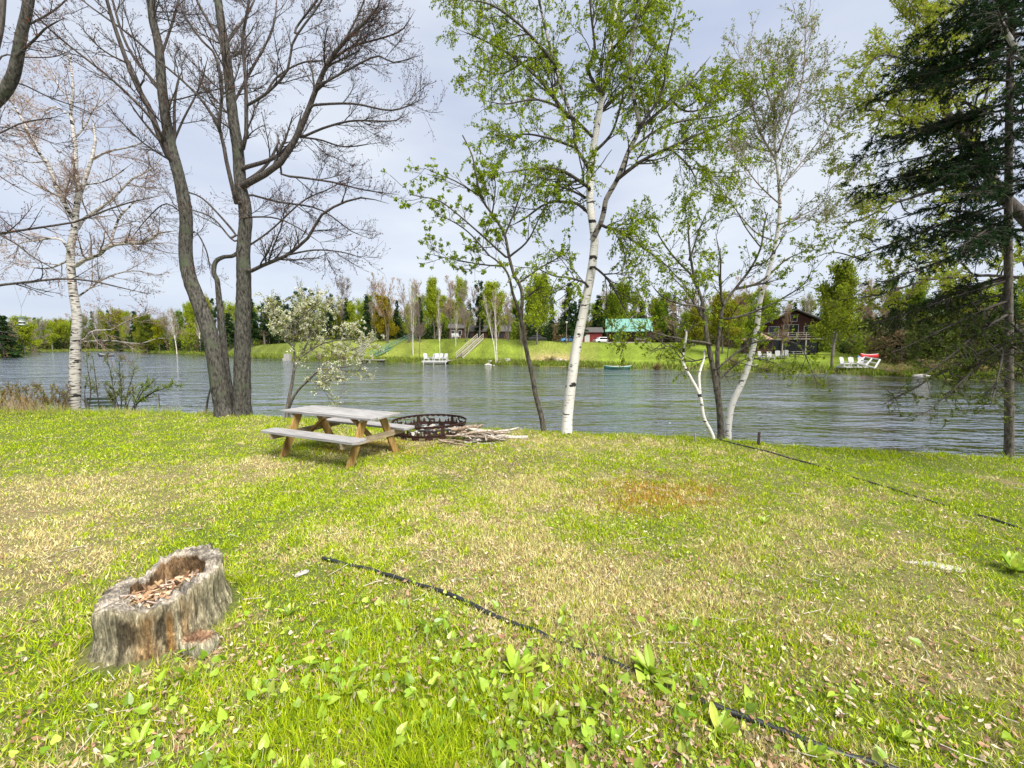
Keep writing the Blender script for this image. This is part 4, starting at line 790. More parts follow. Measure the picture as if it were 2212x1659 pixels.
# ---- blossoming shrub tree
D = 10.9
s1 = stem([(619, 905), (621, 880), (633, 815), (637, 772), (631, 745), (622, 738), (612, 715), (600, 690)], D, D+.3, 9, 3, 20, fl=.1)
s2 = stem([(624, 900), (626, 877), (641, 847), (666, 822), (691, 800), (731, 795), (760, 790)], D+.1, D-.5, 7, 2.5, 18, fl=.1)
s3 = stem([(635, 800), (650, 770), (662, 745), (670, 720), (678, 690)], D, D+.4, 5, 2.5, 14, fl=0, down=-9)
E = [([(622, 738), (640, 700), (650, 660), (655, 645)], .5, 3, 1.5), ([(612, 715), (600, 690), (590, 680), (580, 672)], -.4, 3, 1.5), ([(650, 772), (690, 745), (730, 735), (780, 730)], -.5, 4, 1.5), ([(691, 800), (720, 770), (760, 755), (792, 745)], .5, 3, 1.5), ([(662, 745), (690, 705), (715, 680)], .3, 3, 1.5), ([(731, 797), (780, 812), (790, 820)], .3, 2, 1), ([(633, 760), (640, 700), (690, 650)], -.4, 3, 1.5), ([(666, 822), (700, 825), (760, 812)], -.4, 2.5, 1), ([(640, 720), (680, 670), (715, 655)], .6, 3, 1.5)]
leafy('blossoming_tree', 'small tree covered in cream white blossom behind the picnic table, sparse branches hanging right', 'tree', [s1, s2, s3], E, 'greybark', 109, 120, 700, 1300, (.35, .85), (.15, .45), (.08, .22), 5200, (.03, .055), [(.35, .4, .07), (.42, .36, .1), (.25, .33, .05)], [2, 1.2, 1], .3, .2, 0, 0, top=(8, 12, 6), limbmat='greybark', extra=flowers)
# ---- right side: oak with pale yellow leaves behind the spruce
D = 11.
s1 = stem([(2480, 1010), (2440, 900), (2400, 760), (2340, 640), (2270, 540), (2212, 470), (2156, 412), (2116, 340), (2080, 290), (2045, 245), (2020, 180), (2010, 90), (2000, 0)], D-2., D, 62, 7, 34, fl=.3)
E = [([(2190, 440), (2156, 432), (2096, 404), (2040, 408), (1976, 424), (1936, 438), (1872, 420), (1820, 450)], .8, 12, 4), ([(2080, 290), (2056, 280), (2008, 272), (1952, 252), (1900, 240), (1828, 235)], -.8, 10, 3), ([(2116, 330), (2096, 224), (2016, 216), (1896, 218), (1828, 212), (1790, 220)], .9, 10, 3), ([(2045, 245), (2016, 184), (2012, 150), (2016, 100), (1990, 30)], .8, 9, 4),
     ([(2116, 330), (2080, 250), (2048, 192), (2076, 152), (2044, 100), (2030, 20)], -.8, 9, 3), ([(2020, 160), (1960, 130), (1900, 120), (1850, 160)], -.6, 6, 2), ([(2012, 90), (1960, 40), (1920, 0)], .8, 6, 2), ([(1936, 438), (1880, 465), (1840, 480), (1790, 478)], -.5, 6, 2), ([(2090, 404), (2060, 380), (2000, 400), (1966, 420)], .5, 7, 3), ([(2120, 250), (2140, 140), (2130, 40), (2110, -60)], .8, 9, 4),
     ([(2300, 590), (2220, 600), (2130, 595), (2036, 600), (1976, 612), (1904, 636), (1808, 648)], -1.2, 13, 3), ([(1976, 612), (1960, 645), (1925, 665)], -.2, 6, 2), ([(1945, 436), (1955, 455), (1980, 465)], .2, 4, 2), ([(2080, 404), (2060, 520), (2000, 570), (1930, 545), (1860, 560)], .8, 6, 2), ([(1860, 560), (1800, 545), (1750, 560)], .3, 4, 1.5), ([(1904, 250), (1870, 330), (1840, 360)], .6, 4, 2)]
leafy('oak_tree', 'oak leaning in from the right edge, pale yellow green leaves behind the dark spruce', 'tree', [s1], E, 'mapledark', 110, 210, 1500, 3800, (.5, 1.3), (.25, .65), (.1, .3), 50000, (.036, .07), [(.28, .35, .02), (.35, .38, .05), (.25, .31, .03), (.36, .3, .1)], [3, 2, 2, 1], .3, .15, 0, .3, top=(18,), flat=.6)
# ---- pale birch whose forked branch crosses the top right corner
s1 = stem([(2640, 1010), (2560, 760), (2460, 500), (2330, 260), (2240, 150), (2200, 110), (2168, 60), (2152, 20), (2148, -60)], 6.3, 6.9, 50, 8, 30, fl=.2)
E = [([(2180, 75), (2165, 62), (2140, 38), (2105, 10), (2070, -20)], .4, 9, 5), ([(2320, 250), (2280, 150), (2260, 30)], .6, 14, 6)]
leafy('birch_tree', 'pale birch branch forking across the dark spruce in the top right corner', 'tree', [s1], E, 'birch', 111, 14, 60, 0, (.4, 1), (.2, .5), None, 260, (.03, .05), LG, [3, 3, 2, 1], .2, 0, 0, .4, top=(22,))
# ---- the dark spruce
rng = np.random.default_rng(112); D = 7.1; bs = base_at(2180, 992, D); tc_ = thing('spruce_tree', bs, 'dark spruce at the right edge with grey trunk and long drooping needled boughs', 'tree')
sp = stem([(2180, 1000), (2180, 900), (2179, 700), (2178, 500), (2180, 250), (2184, 0), (2186, -400), (2188, -900)], D, D, 25, 9, 30, fl=.12)
m = M(); knob(m, sp[0], sp[1], 11, rng, .03); m.build('trunk', MT['conbark'], tc_, smooth=True)
z0 = bs[2]; N_ = 125; K = 9; tt = np.linspace(0, 1, K); z = z0+1.85+(rng.random(N_)**.85)*9.2
ln = np.interp(z-z0, [1.4, 2.2, 3., 4.5, 6, 8, 11], [1.3, 2.3, 2.6, 2.45, 2.0, 1.6, 1.2])*rng.uniform(.55, 1.08, N_); az = rng.uniform(0, 2*PI, N_)
az[:60] = rng.uniform(PI*.72, PI*1.5, 60)
ax = np.interp(z, sp[0][:, 2], sp[0][:, 0]); rise = np.interp(z-z0, [1.4, 3.2, 5, 9, 11], [-.52, -.26, -.10, .15, .35]); b = np.zeros((N_, K, 3))
b[:, :, 0] = ax[:, None]+np.cos(az)[:, None]*ln[:, None]*tt; b[:, :, 1] = D+np.sin(az)[:, None]*ln[:, None]*tt*.8
b[:, :, 2] = z[:, None]+ln[:, None]*(rise[:, None]*tt-.22*tt**2+.1*tt**4)+rng.normal(0, .008, (N_, K)).cumsum(1)
br = np.interp(tt, [0, 1], [1, .25])[None]*(.010+.007*ln[:, None])
m = M(); m.tubes(b, br, 5); m.build('bough', MT['darktwig'], tc_, smooth=True)
lowm = (z-z0) < 2.3
T1, R1 = grow(b, br, 4600, rng, (35, 70), (.18, .62), -.35, .08, 6, .5, (.12, 1), .0028, .5, .25)
m = M(); m.tubes(T1, R1, 3)
T2, R2 = grow(T1, R1, 12000, rng, (30, 60), (.06, .2), -.3, .08, 4, .6, (.1, 1), .0016, .3, .4); m.tubes(T2, R2, 3)
keep = rng.random(len(T2)) < np.clip(np.interp(T2[:, 0, 2]-z0, [0, 1.2, 2.2, 3.4], [.3, .6, .85, 1.]), 0, 1)
lv = T2[keep]; n = 215000; p, d = along(lv, n, rng, (0, 1)); nd = rng.normal(size=(n, 3)); nd = nrm(nd-(nd*d).sum(1)[:, None]*d*.9); dd = d*.7+nd*.75
lowg = np.clip(1.-(p[:, 2]-z0-1.2)/2.2, 0, 1)[:, None]
cc = mixcols([(.02, .045, .018), (.035, .065, .022), (.012, .028, .012)], [3, 2, 2], n, rng, .2)*(1-lowg)+mixcols([(.11, .15, .018), (.06, .09, .018), (.15, .15, .03)], [3, 2, 1], n, rng, .2)*lowg
m.scatter(np.array([(0, -.05, 0), (0, .05, 0), (1, 0, 0)], float)*np.array([1, 2.6, 1]), [(0, 1, 2)], p, frames(dd, rng.normal(size=(n, 3))), rng.uniform(.03, .065, n), cc, 1)
m.build('crown', [MT['darktwig'], MT['needle']], tc_)

# ------------------------------------------------------------------ riverside bushes, left
def bush(label, stems, nA, nB, nleaf, ls, cols, seed, D, up=.6, lA=(.15, .5), lB=(.08, .25), name='shrub'):
    rng = np.random.default_rng(seed); L_ = [limb(px, D, D+dd, w0, w1, 14) for px, dd, w0, w1 in stems]; LP, LR = stackl(L_)
    b0 = LP[0, 0]; t = thing(name, (b0[0], b0[1], float(lawn_z(b0[0], b0[1]))), label, 'shrub'); m = M(); m.tubes(LP, LR, 6)
    bA, rA = grow(LP, LR, nA, rng, (20, 55), lA, up, .1, 6, .6, (.15, 1), .003); m.tubes(bA, rA, 3); bB, rB = grow(bA, rA, nB, rng, (25, 55), lB, up, .1, 4, .6, (.1, 1), .002); m.tubes(bB, rB, 3)
    m.build('stem', MT['darktwig'], t); m = M(); p, d = along(np.concatenate([bB, bA[:, :4]]), nleaf*2, rng, (.1, 1)); leafset(m, p+rng.normal(0, .01, p.shape), ls, rng, cols, [1]*len(cols), -.2); m.build('foliage', MT['leaf'], t)
yc = [(.24, .33, .05), (.3, .3, .12), (.2, .2, .08), (.36, .4, .12)]
bush('spindly bush with pale buds right beside the old white birch at the left', [([(192, 885), (196, 840), (190, 800), (186, 760)], .1, 3, 1), ([(215, 885), (208, 830), (203, 790), (200, 770)], -.1, 3, 1), ([(185, 885), (183, 850), (188, 815)], .2, 3, 1)], 26, 90, 420, (.02, .045), yc, 120, 12.9)
bush('upright leafy bush behind the green bench on the left bank', [([(262, 888), (262, 840), (258, 790), (262, 766)], .1, 4, 1), ([(258, 888), (245, 840), (238, 800), (228, 770)], -.2, 3, 1), ([(268, 888), (278, 840), (290, 800), (286, 780)], .2, 3, 1), ([(255, 888), (240, 860), (225, 830)], .1, 3, 1), ([(272, 888), (282, 860), (300, 842)], -.1, 3, 1)], 60, 260, 1300, (.025, .05), yc, 121, 13.1)
bush('bush leaning low to the right over the water near the double maple', [([(282, 890), (300, 868), (330, 848), (372, 834), (384, 832)], .2, 5, 1), ([(290, 888), (305, 850), (325, 830), (340, 815)], -.1, 4, 1), ([(285, 888), (300, 850), (318, 822)], .1, 3, 1)], 46, 180, 900, (.025, .05), [(.26, .36, .05), (.34, .4, .08), (.18, .26, .04)], 122, 12.9, .9)
bush('brownish thicket of dry stems and green shoots at the left edge of the bank', [([(10+k*17, 900), (8+k*17+((k*7) % 9)-4, 870), (4+k*18, 845-((k*5) % 11))], ((k*3) % 5)*.1-.2, 3, 1) for k in range(9)], 110, 420, 1700, (.03, .06), [(.3, .2, .08), (.24, .15, .07), (.2, .25, .04), (.36, .28, .13)], 123, 12.4, .5, (.2, .6))

# ------------------------------------------------------------------ picnic table
dx = np.array([.906, -.423, 0]); nv = np.array([-.423, -.906, 0]); A0 = np.array([-4.19, 7.34, 0])     # left near corner of the top, its long direction, towards the camera
LT, WT = 2.15, .70; ctr = A0+dx*LT/2-nv*WT/2; zt = float(lawn_z(ctr[0], ctr[1]))
tt_ = thing('picnic_table', (ctr[0], ctr[1], zt), 'weathered wooden picnic table with yellow brown legs standing on the lawn', 'picnic table')
tt_.rotation_euler = (0, 0, math.atan2(-.423, .906)); ctr_off = None
def tb(m, name, mat):  # build in the table's own frame
    o = m.build(name, mat); o.parent = tt_; return o
for i in range(5):
    m = M(); w = WT/5-.006; y = -WT/2+WT/5*(i+.5); g = .93+.05*((i*7) % 4); sh = ((i*5) % 3)*.006
    m.box((sh-.005, y, .745), (LT+.01*((i*3) % 2), w, .038), c3=(g, g, g)); o = tb(m, 'top_plank', MT['topwood']); bv = o.modifiers.new('b', 'BEVEL'); bv.width = .004; bv.segments = 2
for sgn in (-1, 1):
    m = M(); L2 = LT/2+.02; yc_ = sgn*(WT/2+.245); w = .15; c = .03
    v = []
    for zz in (.425, .463): v += [(-L2, yc_-w, zz), (L2-c, yc_-w, zz), (L2, yc_-w+c*1.4, zz), (L2, yc_+w-c*1.4, zz), (L2-c, yc_+w, zz), (-L2+c, yc_+w, zz), (-L2, yc_+w-c, zz), (-L2, yc_-w+c, zz)][0:8]
    v[0] = (-L2+c, yc_-w, .425); v[8] = (-L2+c, yc_-w, .463)
    m.add(v[:8]+v[8:], [(7, 6, 1, 0)]+[(6, 5, 2, 1), (5, 4, 3, 2)]); m.add(v, [(8, 9, 14, 15), (9, 10, 13, 14), (10, 11, 12, 13)]+[(i, (i+1) % 8, 8+(i+1) % 8, 8+i) for i in range(8)], (.97, .97, .98))
    o = tb(m, 'bench_seat', MT['topwood']); bv = o.modifiers.new('b', 'BEVEL'); bv.width = .004; bv.segments = 2
for sx in (-1, 1):
    x = sx*(LT/2-.29)
    for sgn in (-1, 1):
        m = M(); gz_ = .0
        m.bar((x, sgn*.20, .722), (x, sgn*.565, -.06), .14, .04, up=(1, 0, 0)); o = tb(m, 'leg', MT['legwood']); bv = o.modifiers.new('b', 'BEVEL'); bv.width = .004
    m = M(); m.bar((x+sx*.041, -.74, .375), (x+sx*.041, .74, .375), .038, .095); o = tb(m, 'bench_support', MT['bracewood'])
    m = M(); m.bar((x+sx*.041, -.31, .703), (x+sx*.041, .31, .703), .038, .042); tb(m, 'cleat', MT['bracewood'])
    m = M(); m.bar((x-sx*.03, 0, .34), (x-sx*.52, 0, .70), .09, .04); tb(m, 'diagonal_brace', MT['legwood'])
m = M(); m.bar((0, -.31, .704), (0, .31, .704), .09, .04); tb(m, 'cleat', MT['bracewood'])

# ------------------------------------------------------------------ fire ring with cut-out silhouettes
fc_ = P(928, 914, 9.0); fx0, fy0 = fc_[0], 9.0; fz0 = float(lawn_z(fx0, fy0))
tf_ = thing('fire_ring', (fx0, fy0, fz0), 'wide round rusty steel fire ring with cut-out silhouettes beside the picnic table', 'fire ring')
RR, HH, NA, NH = .81, .29, 640, 44; an = np.arange(NA)*2*PI/NA; hh = np.linspace(-.04, HH, NH+1)
mask = np.ones((NA, NH), bool)
zz = (hh[:-1]+hh[1:])/2; per = 2*PI/6
rg = np.random.default_rng(9)
for i in range(NA):
    a = (an[i] % per)/per; z_ = zz
    opn = (z_ > .10) & (z_ < .25+.010*math.sin(a*40)) & (abs(a-.5) < .455)
    solid = np.zeros(NH, bool)
    for (c0, w0, h0) in ((.13, .075, .13), (.22, .05, .09), (.40, .06, .11), (.84, .08, .145), (.93, .05, .1)):   # pine trees
        q = (z_-.095)/h0; step = .75+.25*np.cos(q*22); solid |= (abs(a-c0) < w0*(1-q)*step) & (q < 1)
    hill = .112+.02*math.sin(a*9+1)+.012*math.sin(a*31); solid |= z_ < hill
    # a standing four legged animal, body, legs, neck and head
    ba = (a-.62)/.12; solid |= (abs(ba) < .75) & (abs(z_-.172) < .022*(1.1-.3*abs(ba)))
    for lx in (-.62, -.42, .4, .62): solid |= (abs(ba-lx) < .09) & (z_ < .172)
    solid |= (abs(ba-(.72+(z_-.175)*5)) < .16) & (z_ > .17) & (z_ < .218); solid |= (ba > .75) & (ba < 1.25) & (abs(z_-.212) < .011)
    solid |= (abs(abs(ba-1.)-(z_-.212)*9) < .07) & (z_ > .212) & (z_ < .242)
    mask[i] = ~(opn & ~solid)
    notch = (z_ < .055) & (z_ > .0) & (abs(((a*3) % 1)-.5) < .22); mask[i] &= ~notch
m = M(); vo = np.array([(RR*math.cos(t), RR*math.sin(t), h) for t in an for h in hh]); vi = np.array([((RR-.006)*math.cos(t), (RR-.006)*math.sin(t), h) for t in an for h in hh])
idx = np.arange(NA*(NH+1)).reshape(NA, NH+1); nx_ = np.roll(idx, -1, 0); q = np.stack([idx[:, :-1], nx_[:, :-1], nx_[:, 1:], idx[:, 1:]], -1)[mask]
m.add(vo+np.array([fx0, fy0, fz0]), q); m.add(vi+np.array([fx0, fy0, fz0]), q[:, ::-1]); m.build('ring_wall', MT['rust'], tf_)
m = M(); a2 = np.linspace(0, 2*PI, 97); rim = np.stack([fx0+RR*np.cos(a2), fy0+RR*np.sin(a2), np.full(97, fz0+HH)], 1); m.tubes(rim[None], np.full((1, 97), .011), 6); m.build('rim', MT['rust'], tf_, smooth=True)
m = M(); m.tubes(np.stack([fx0+(RR+.004)*np.cos(a2), fy0+(RR+.004)*np.sin(a2), np.full(97, fz0+.105)], 1)[None], np.full((1, 97), .008), 5); m.build('band', MT['rust'], tf_)
def rockmesh(m, c, r, rng, sq=(1, 1, .7), n=8):
    V = []; Fc = []
    for i in range(n+1):
        for j in range(2*n): th = PI*i/n; ph = PI*j/n; V.append((math.sin(th)*math.cos(ph), math.sin(th)*math.sin(ph), math.cos(th)))
    V = np.array(V); k = rng.normal(size=(7, 3)); k = nrm(k); cut = rng.uniform(.6, .9, 7)
    for a_, c_ in zip(k, cut): dlt = V@a_-c_; V = V-np.maximum(dlt, 0)[:, None]*a_
    V = V*np.array(sq)*r; a_ = rng.uniform(0, 6.28); ca, sa = math.cos(a_), math.sin(a_); V = V@np.array([[ca, sa, 0], [-sa, ca, 0], [0, 0, 1]])
    for i in range(n):
        for j in range(2*n): j2 = (j+1) % (2*n); Fc.append((i*2*n+j, (i+1)*2*n+j, (i+1)*2*n+j2, i*2*n+j2))
    m.add(V+np.array(c), Fc)
rng = np.random.default_rng(130)
for i in range(26):
    a = rng.uniform(0, 2*PI); rr_ = rng.uniform(.1, .68); r = rng.uniform(.04, .1); x, y = fx0+rr_*math.cos(a), fy0+rr_*math.sin(a); m = M(); rockmesh(m, (x, y, fz0+r*.35+rng.uniform(0, .06)), r, rng)
    tag(m.build('stone', MT['palestone'] if i % 3 else MT['stone'], loc=(x, y, fz0)), 'pale or dark stone lying inside the rusty fire ring', 'stone', 'stones inside the fire ring')
for i in range(9):
    a = rng.uniform(0, PI); x, y = fx0+rng.normal(0, .25), fy0+rng.normal(0, .25); m = M(); l = rng.uniform(.2, .4); z = fz0+.09
    pts = np.array([(x-l*math.cos(a)+0, y-l*math.sin(a), z), (x, y, z+.03), (x+l*math.cos(a), y+l*math.sin(a), z+.01)]); m.tubes(catmull(pts, 8), np.full(8, rng.uniform(.015, .03)), 7, cap=True)
    tag(m.build('charred_log', MT['char'], loc=(x, y, fz0), smooth=True), 'charred black branch inside the rusty fire ring', 'log', 'charred branches inside the fire ring')

# ------------------------------------------------------------------ pile of sticks
rng = np.random.default_rng(131); pc = G(1050, 957)
special = [([(1002, 962), (1030, 948), (1060, 938), (1082, 935)], 15, 'w', 'thick white birch log at the front of the stick pile'), ([(1060, 940), (1090, 948), (1140, 957)], 12, 'w', 'long white birch pole sticking out to the right of the stick pile'),
           ([(975, 945), (1010, 930), (1044, 918)], 7, 'b', 'brown stick rising steeply at the back of the stick pile'), ([(990, 955), (1040, 950), (1088, 937)], 11, 'b', 'thick brown branch across the middle of the stick pile'),
           ([(1015, 948), (1060, 936), (1122, 924)], 6, 'w', 'thin pale branch pointing up to the right from the stick pile'), ([(975, 928), (1005, 924), (1030, 920)], 10, 'b', 'grey brown log at the upper left of the stick pile')]
for k, (px, w, mt, lab) in enumerate(special):
    pts = []
    for j, (u, v) in enumerate(px):
        g = P(u, v, 8.55-.12*(k % 3)); g[2] = max(g[2], float(lawn_z(g[0], g[1]))+.03); pts.append(g)
    m = M(); pts = catmull(np.array(pts), 12); pts[1:-1] += rng.normal(0, .006, (10, 3)); r = w*.5*8.5/F; m.tubes(pts, np.linspace(r, r*.75, 12), 9, cap=True)
    tag(m.build('stick', MT['stickw' if mt == 'w' else 'stickb'], loc=tuple(pts[0]), smooth=True), lab, 'stick')
for i in range(46):
    l = rng.uniform(.3, .75); a = rng.normal(-.1, .35)+(rng.random() < .2)*rng.uniform(-.6, .8); h = abs(rng.normal(0, .07))*(1) ; cx = pc[0]+rng.normal(-.1, .24); cy = pc[1]+rng.normal(.1, .17)
    q = max(0, 1-((cx-pc[0]+.15)/.55)**2-((cy-pc[1]-.1)/.4)**2); z = float(lawn_z(cx, cy))+.025+q*.22*rng.random(); r = rng.uniform(.009, .026); t = rng.normal(0, .08)
    d = np.array([math.cos(a), math.sin(a), t]); pts = np.array([np.array([cx, cy, z])+d*l*(s-.5)+rng.normal(0, .018, 3) for s in (0, .3, .65, 1)]); pts[:, 2] = np.maximum(pts[:, 2], lawn_z(pts[:, 0], pts[:, 1])+r)
    m = M(); m.tubes(catmull(pts, 9), np.linspace(r, r*.6, 9), 7, cap=True); w = rng.random() < .55
    if rng.random() < .35: k0 = catmull(pts, 9)[5]; e = k0+nrm(d+rng.normal(0, .6, 3))*rng.uniform(.08, .22); m.tubes(np.array([k0, (k0+e)/2+rng.normal(0, .01, 3), e]), np.array([r*.6, r*.5, r*.3]), 6)
    tag(m.build('stick', MT['stickw' if w else 'stickb'], loc=(cx, cy, z), smooth=True), ('bleached pale' if w else 'brown barked')+' stick lying in the tangled pile beside the fire ring', 'stick', 'pale sticks of the pile' if w else 'brown sticks of the pile')

# ------------------------------------------------------------------ the hollow stump
rng = np.random.default_rng(132); sc0 = np.array([-2.07, 2.33]); sz0 = float(lawn_z(*sc0)); ts = thing('tree_stump', (sc0[0], sc0[1], sz0), 'weathered hollow tree stump with a rotten centre in the lower left foreground', 'stump')
NA = 220; th = np.arange(NA)*2*PI/NA
def n1(k, s, sd): 
    return vnoise(np.cos(th)*k+5, np.sin(th)*k+5, s, sd)-.5
axx, axy = .245, .34
base_r = 1/np.sqrt((np.cos(th-.12)/axx)**2+(np.sin(th-.12)/axy)**2)
lobes = 1+.05*np.cos(3*th+.6)+.12*n1(1.2, 1, 1)+.07*n1(4, 1, 2)
groove = .035*(vnoise(np.cos(th)*14+20, np.sin(th)*14+20, 1, 4)-.5)+.022*(vnoise(np.cos(th)*34+20, np.sin(th)*34+20, 1, 5)-.5)
R0 = base_r*lobes
notchw = np.exp(-((((th-2.75)+PI) % (2*PI)-PI)/.28)**2)       # the left side is broken lower
Htop = .27+.008*np.sin(th-.1)+.05*n1(2., 1, 7)+.035*(vnoise(np.cos(th)*14, np.sin(th)*14, 1, 8)-.5)+.02*(vnoise(np.cos(th)*34, np.sin(th)*34, 1, 18)-.5)-.07*notchw
ringsV = []; NZ = 16
for k in range(NZ+1):
    q = k/NZ; zz_ = -.08+(Htop+.08)*q; fl = 1+.20*(1-q)**2+.02*math.sin(q*9)
    rz_ = R0*fl*(1+groove*(1.4-q*.3)*2.2+.03*(vnoise(th*6, np.full(NA, q*5.), 1, 9)-.5))
    ringsV.append(np.stack([np.cos(th)*rz_, np.sin(th)*rz_, zz_], 1))
wth = .25+.20*n1(1.5, 1, 12)+.16*np.clip(-np.sin(th), 0, 1)
for f, dz in ((.93, .006), (.80, .004), (.66, -.002)):
    w_ = 1-(1-f)*wth/.34; ringsV.append(np.stack([np.cos(th)*R0*w_, np.sin(th)*R0*w_, Htop+dz+.012*(vnoise(th*9, np.full(NA, f*30), 1, 13)-.5)], 1))
inner = 1-wth*(1.0+.15*n1(8, 1, 14)); oc = np.array([.0, .03])
for k, (f, dz) in enumerate(((1., -.02), (.97, -.07), (.93, -.12), (.85, -.16), (.5, -.175), (.05, -.17))):
    ringsV.append(np.stack([oc[0]*min(k, 1)+np.cos(th)*R0*inner*f, oc[1]*min(k, 1)+np.sin(th)*R0*inner*f*.98, np.maximum(Htop+dz*(1.25-.85*np.clip(-np.sin(th), 0, 1)*min(k, 3)/3)-.03*(k > 0)*vnoise(th*7, np.full(NA, k*3.), 1, 15), .06)], 1))
V = np.vstack(ringsV)+np.array([sc0[0], sc0[1], sz0]); nr = len(ringsV); idx = np.arange(nr*NA).reshape(nr, NA); q = np.stack([idx[:-1], np.roll(idx[:-1], -1, 1), np.roll(idx[1:], -1, 1), idx[1:]], -1)
# colour by part of the wood: grey weathered side, pale cut face, brown rotten heart
ck = np.zeros((nr, NA, 3)); side = np.array([(.36, .32, .215)])*(1+.5*(vnoise(th*16, np.zeros(NA), 1, 20)[:, None]-.5)); 
ms, t_, N2, L2_ = newmat('stump wood'); b2 = N2['Principled BSDF']; b2.inputs['Roughness'].default_value = .9; b2.inputs['Specular IOR Level'].default_value = .12
at = N2.new('ShaderNodeAttribute'); at.attribute_name = 'Col'; tcn = N2.new('ShaderNodeTexCoord')
def nn_(scale, det, lo, hi, p0, p1):
    mp = N2.new('ShaderNodeMapping'); mp.inputs['Scale'].default_value = scale; n = N2.new('ShaderNodeTexNoise'); n.inputs['Scale'].default_value = 1; n.inputs['Detail'].default_value = det; n.inputs['Roughness'].default_value = .65
    mr = N2.new('ShaderNodeMapRange'); mr.inputs[1].default_value = p0; mr.inputs[2].default_value = p1; mr.inputs[3].default_value = lo; mr.inputs[4].default_value = hi
    L2_(tcn.outputs['Object'], mp.inputs[0]); L2_(mp.outputs[0], n.inputs[0]); L2_(n.outputs[0], mr.inputs[0]); return mr.outputs[0]
g1 = nn_((80, 80, 14), 6, .42, 1.4, .36, .64); g2 = nn_((16, 16, 9), 5, .5, 1.45, .36, .64)
v1 = N2.new('ShaderNodeVectorMath'); v1.operation = 'SCALE'; v2 = N2.new('ShaderNodeVectorMath'); v2.operation = 'SCALE'
L2_(at.outputs['Color'], v1.inputs[0]); L2_(g1, v1.inputs['Scale']); L2_(v1.outputs[0], v2.inputs[0]); L2_(g2, v2.inputs['Scale']); L2_(v2.outputs[0], b2.inputs['Base Color'])
bpn = N2.new('ShaderNodeBump'); bpn.inputs['Strength'].default_value = .9; bpn.inputs['Distance'].default_value = .012; L2_(g1, bpn.inputs['Height']); L2_(bpn.outputs[0], b2.inputs['Normal'])
stain = np.exp(-((((th-5.35)+PI) % (2*PI)-PI)/.42)**2)
for k in range(nr):
    if k <= NZ:
        zq = k/NZ; moss = np.clip((.45-zq)*1.3, 0, .5)*(.5+vnoise(th*5, np.full(NA, zq*4), 1, 21)); c = side*(1-moss[:, None])+np.array([(.17, .17, .06)])*moss[:, None]
        st = stain*np.clip(vnoise(th*9, np.full(NA, zq*3.), 1, 22)*1.7-.2, 0, 1)*(.9 if zq < .93 else .4); c = c*(1-st[:, None])+np.array([(.30, .15, .04)])*st[:, None]
        cr = (vnoise(th*11, np.full(NA, zq*1.6), 1, 24) > .8)*.75; c = c*(1-cr[:, None])+np.array([(.05, .035, .02)])*cr[:, None]
    elif k <= NZ+3:
        w_ = vnoise(th*7, np.full(NA, k*2.3), 1, 23)[:, None]; c = np.array([(.50, .45, .38)])*(.55+.55*w_)*(1-.35*(w_ < .35))+np.array([(.06, .03, 0)])*w_
    elif k <= NZ+7: c = np.array([(.30, .19, .10)])*(.35+.9*vnoise(th*8, np.full(NA, k*1.), 1, 25)[:, None])
    else: c = np.array([(.20, .12, .07)])*(.5+vnoise(th*6, np.full(NA, k*1.), 1, 26)[:, None])
    ck[k] = c
m = M(); m.add(V, q.reshape(-1, 4), np.clip(ck.reshape(-1, 3), 0, 1)); m.build('stump_wood', ms, ts, smooth=True)
m = M(); n = 420; a = rng.uniform(0, 2*PI, n); rr_ = np.sqrt(rng.random(n)); p = np.stack([sc0[0]+.03+np.cos(a)*rr_*.15, sc0[1]-.04+np.sin(a)*rr_*.2, np.full(n, sz0+.15)+.075*np.clip(-np.sin(a), 0, 1)*rr_+.02+rng.uniform(0, .05, n)], 1)
d = rng.normal(size=(n, 3))*np.array([1, 1, .3]); m.scatter(np.array([(-.5, -.09, 0), (.5, -.12, .04), (.5, .1, 0), (-.5, .08, .05)], float), [(0, 1, 2, 3)], p, frames(d, rng.normal(size=(n, 3))+np.array([0, 0, 1.5])), rng.uniform(.025, .095, n), mixcols([(.42, .27, .15), (.6, .46, .3), (.24, .13, .08), (.5, .4, .33)], [3, 2, 2, 1], n, rng, .2))
tag(m.build('wood_chips', MT['litter'], loc=(sc0[0], sc0[1], sz0+.15)), 'rotten wood chips and splinters lying in the hollow of the stump', 'wood chips', kind='stuff')
# small rotten block at its foot
g = G(432, 1408); m = M(); NA2 = 60; th2 = np.arange(NA2)*2*PI/NA2; rr2 = .075*(1+.35*(vnoise(np.cos(th2)*3+9, np.sin(th2)*3, 1, 40)-.5)); Vs = []
for k, (f, z) in enumerate(((.8, -.03), (.95, .01), (1.05, .05), (1.0, .085), (.8, .095), (.6, .07), (.05, .06))):
    Vs.append(np.stack([g[0]+np.cos(th2)*rr2*f*1.25, g[1]+np.sin(th2)*rr2*f*.8, g[2]+z+.02*(vnoise(th2*6, np.full(NA2, k*2.), 1, 41)-.5)], 1))
idx = np.arange(7*NA2).reshape(7, NA2); cc = np.repeat(np.array([(.3, .28, .19), (.38, .36, .25), (.42, .39, .28), (.42, .36, .25), (.4, .26, .15), (.3, .17, .1), (.25, .15, .1)]), NA2, 0)
m.add(np.vstack(Vs), np.stack([idx[:-1], np.roll(idx[:-1], -1, 1), np.roll(idx[1:], -1, 1), idx[1:]], -1).reshape(-1, 4), cc); tag(m.build('wood_block', ms, loc=tuple(g), smooth=True), 'small crumbling pale block of rotten wood in the grass at the foot of the stump', 'wood block')

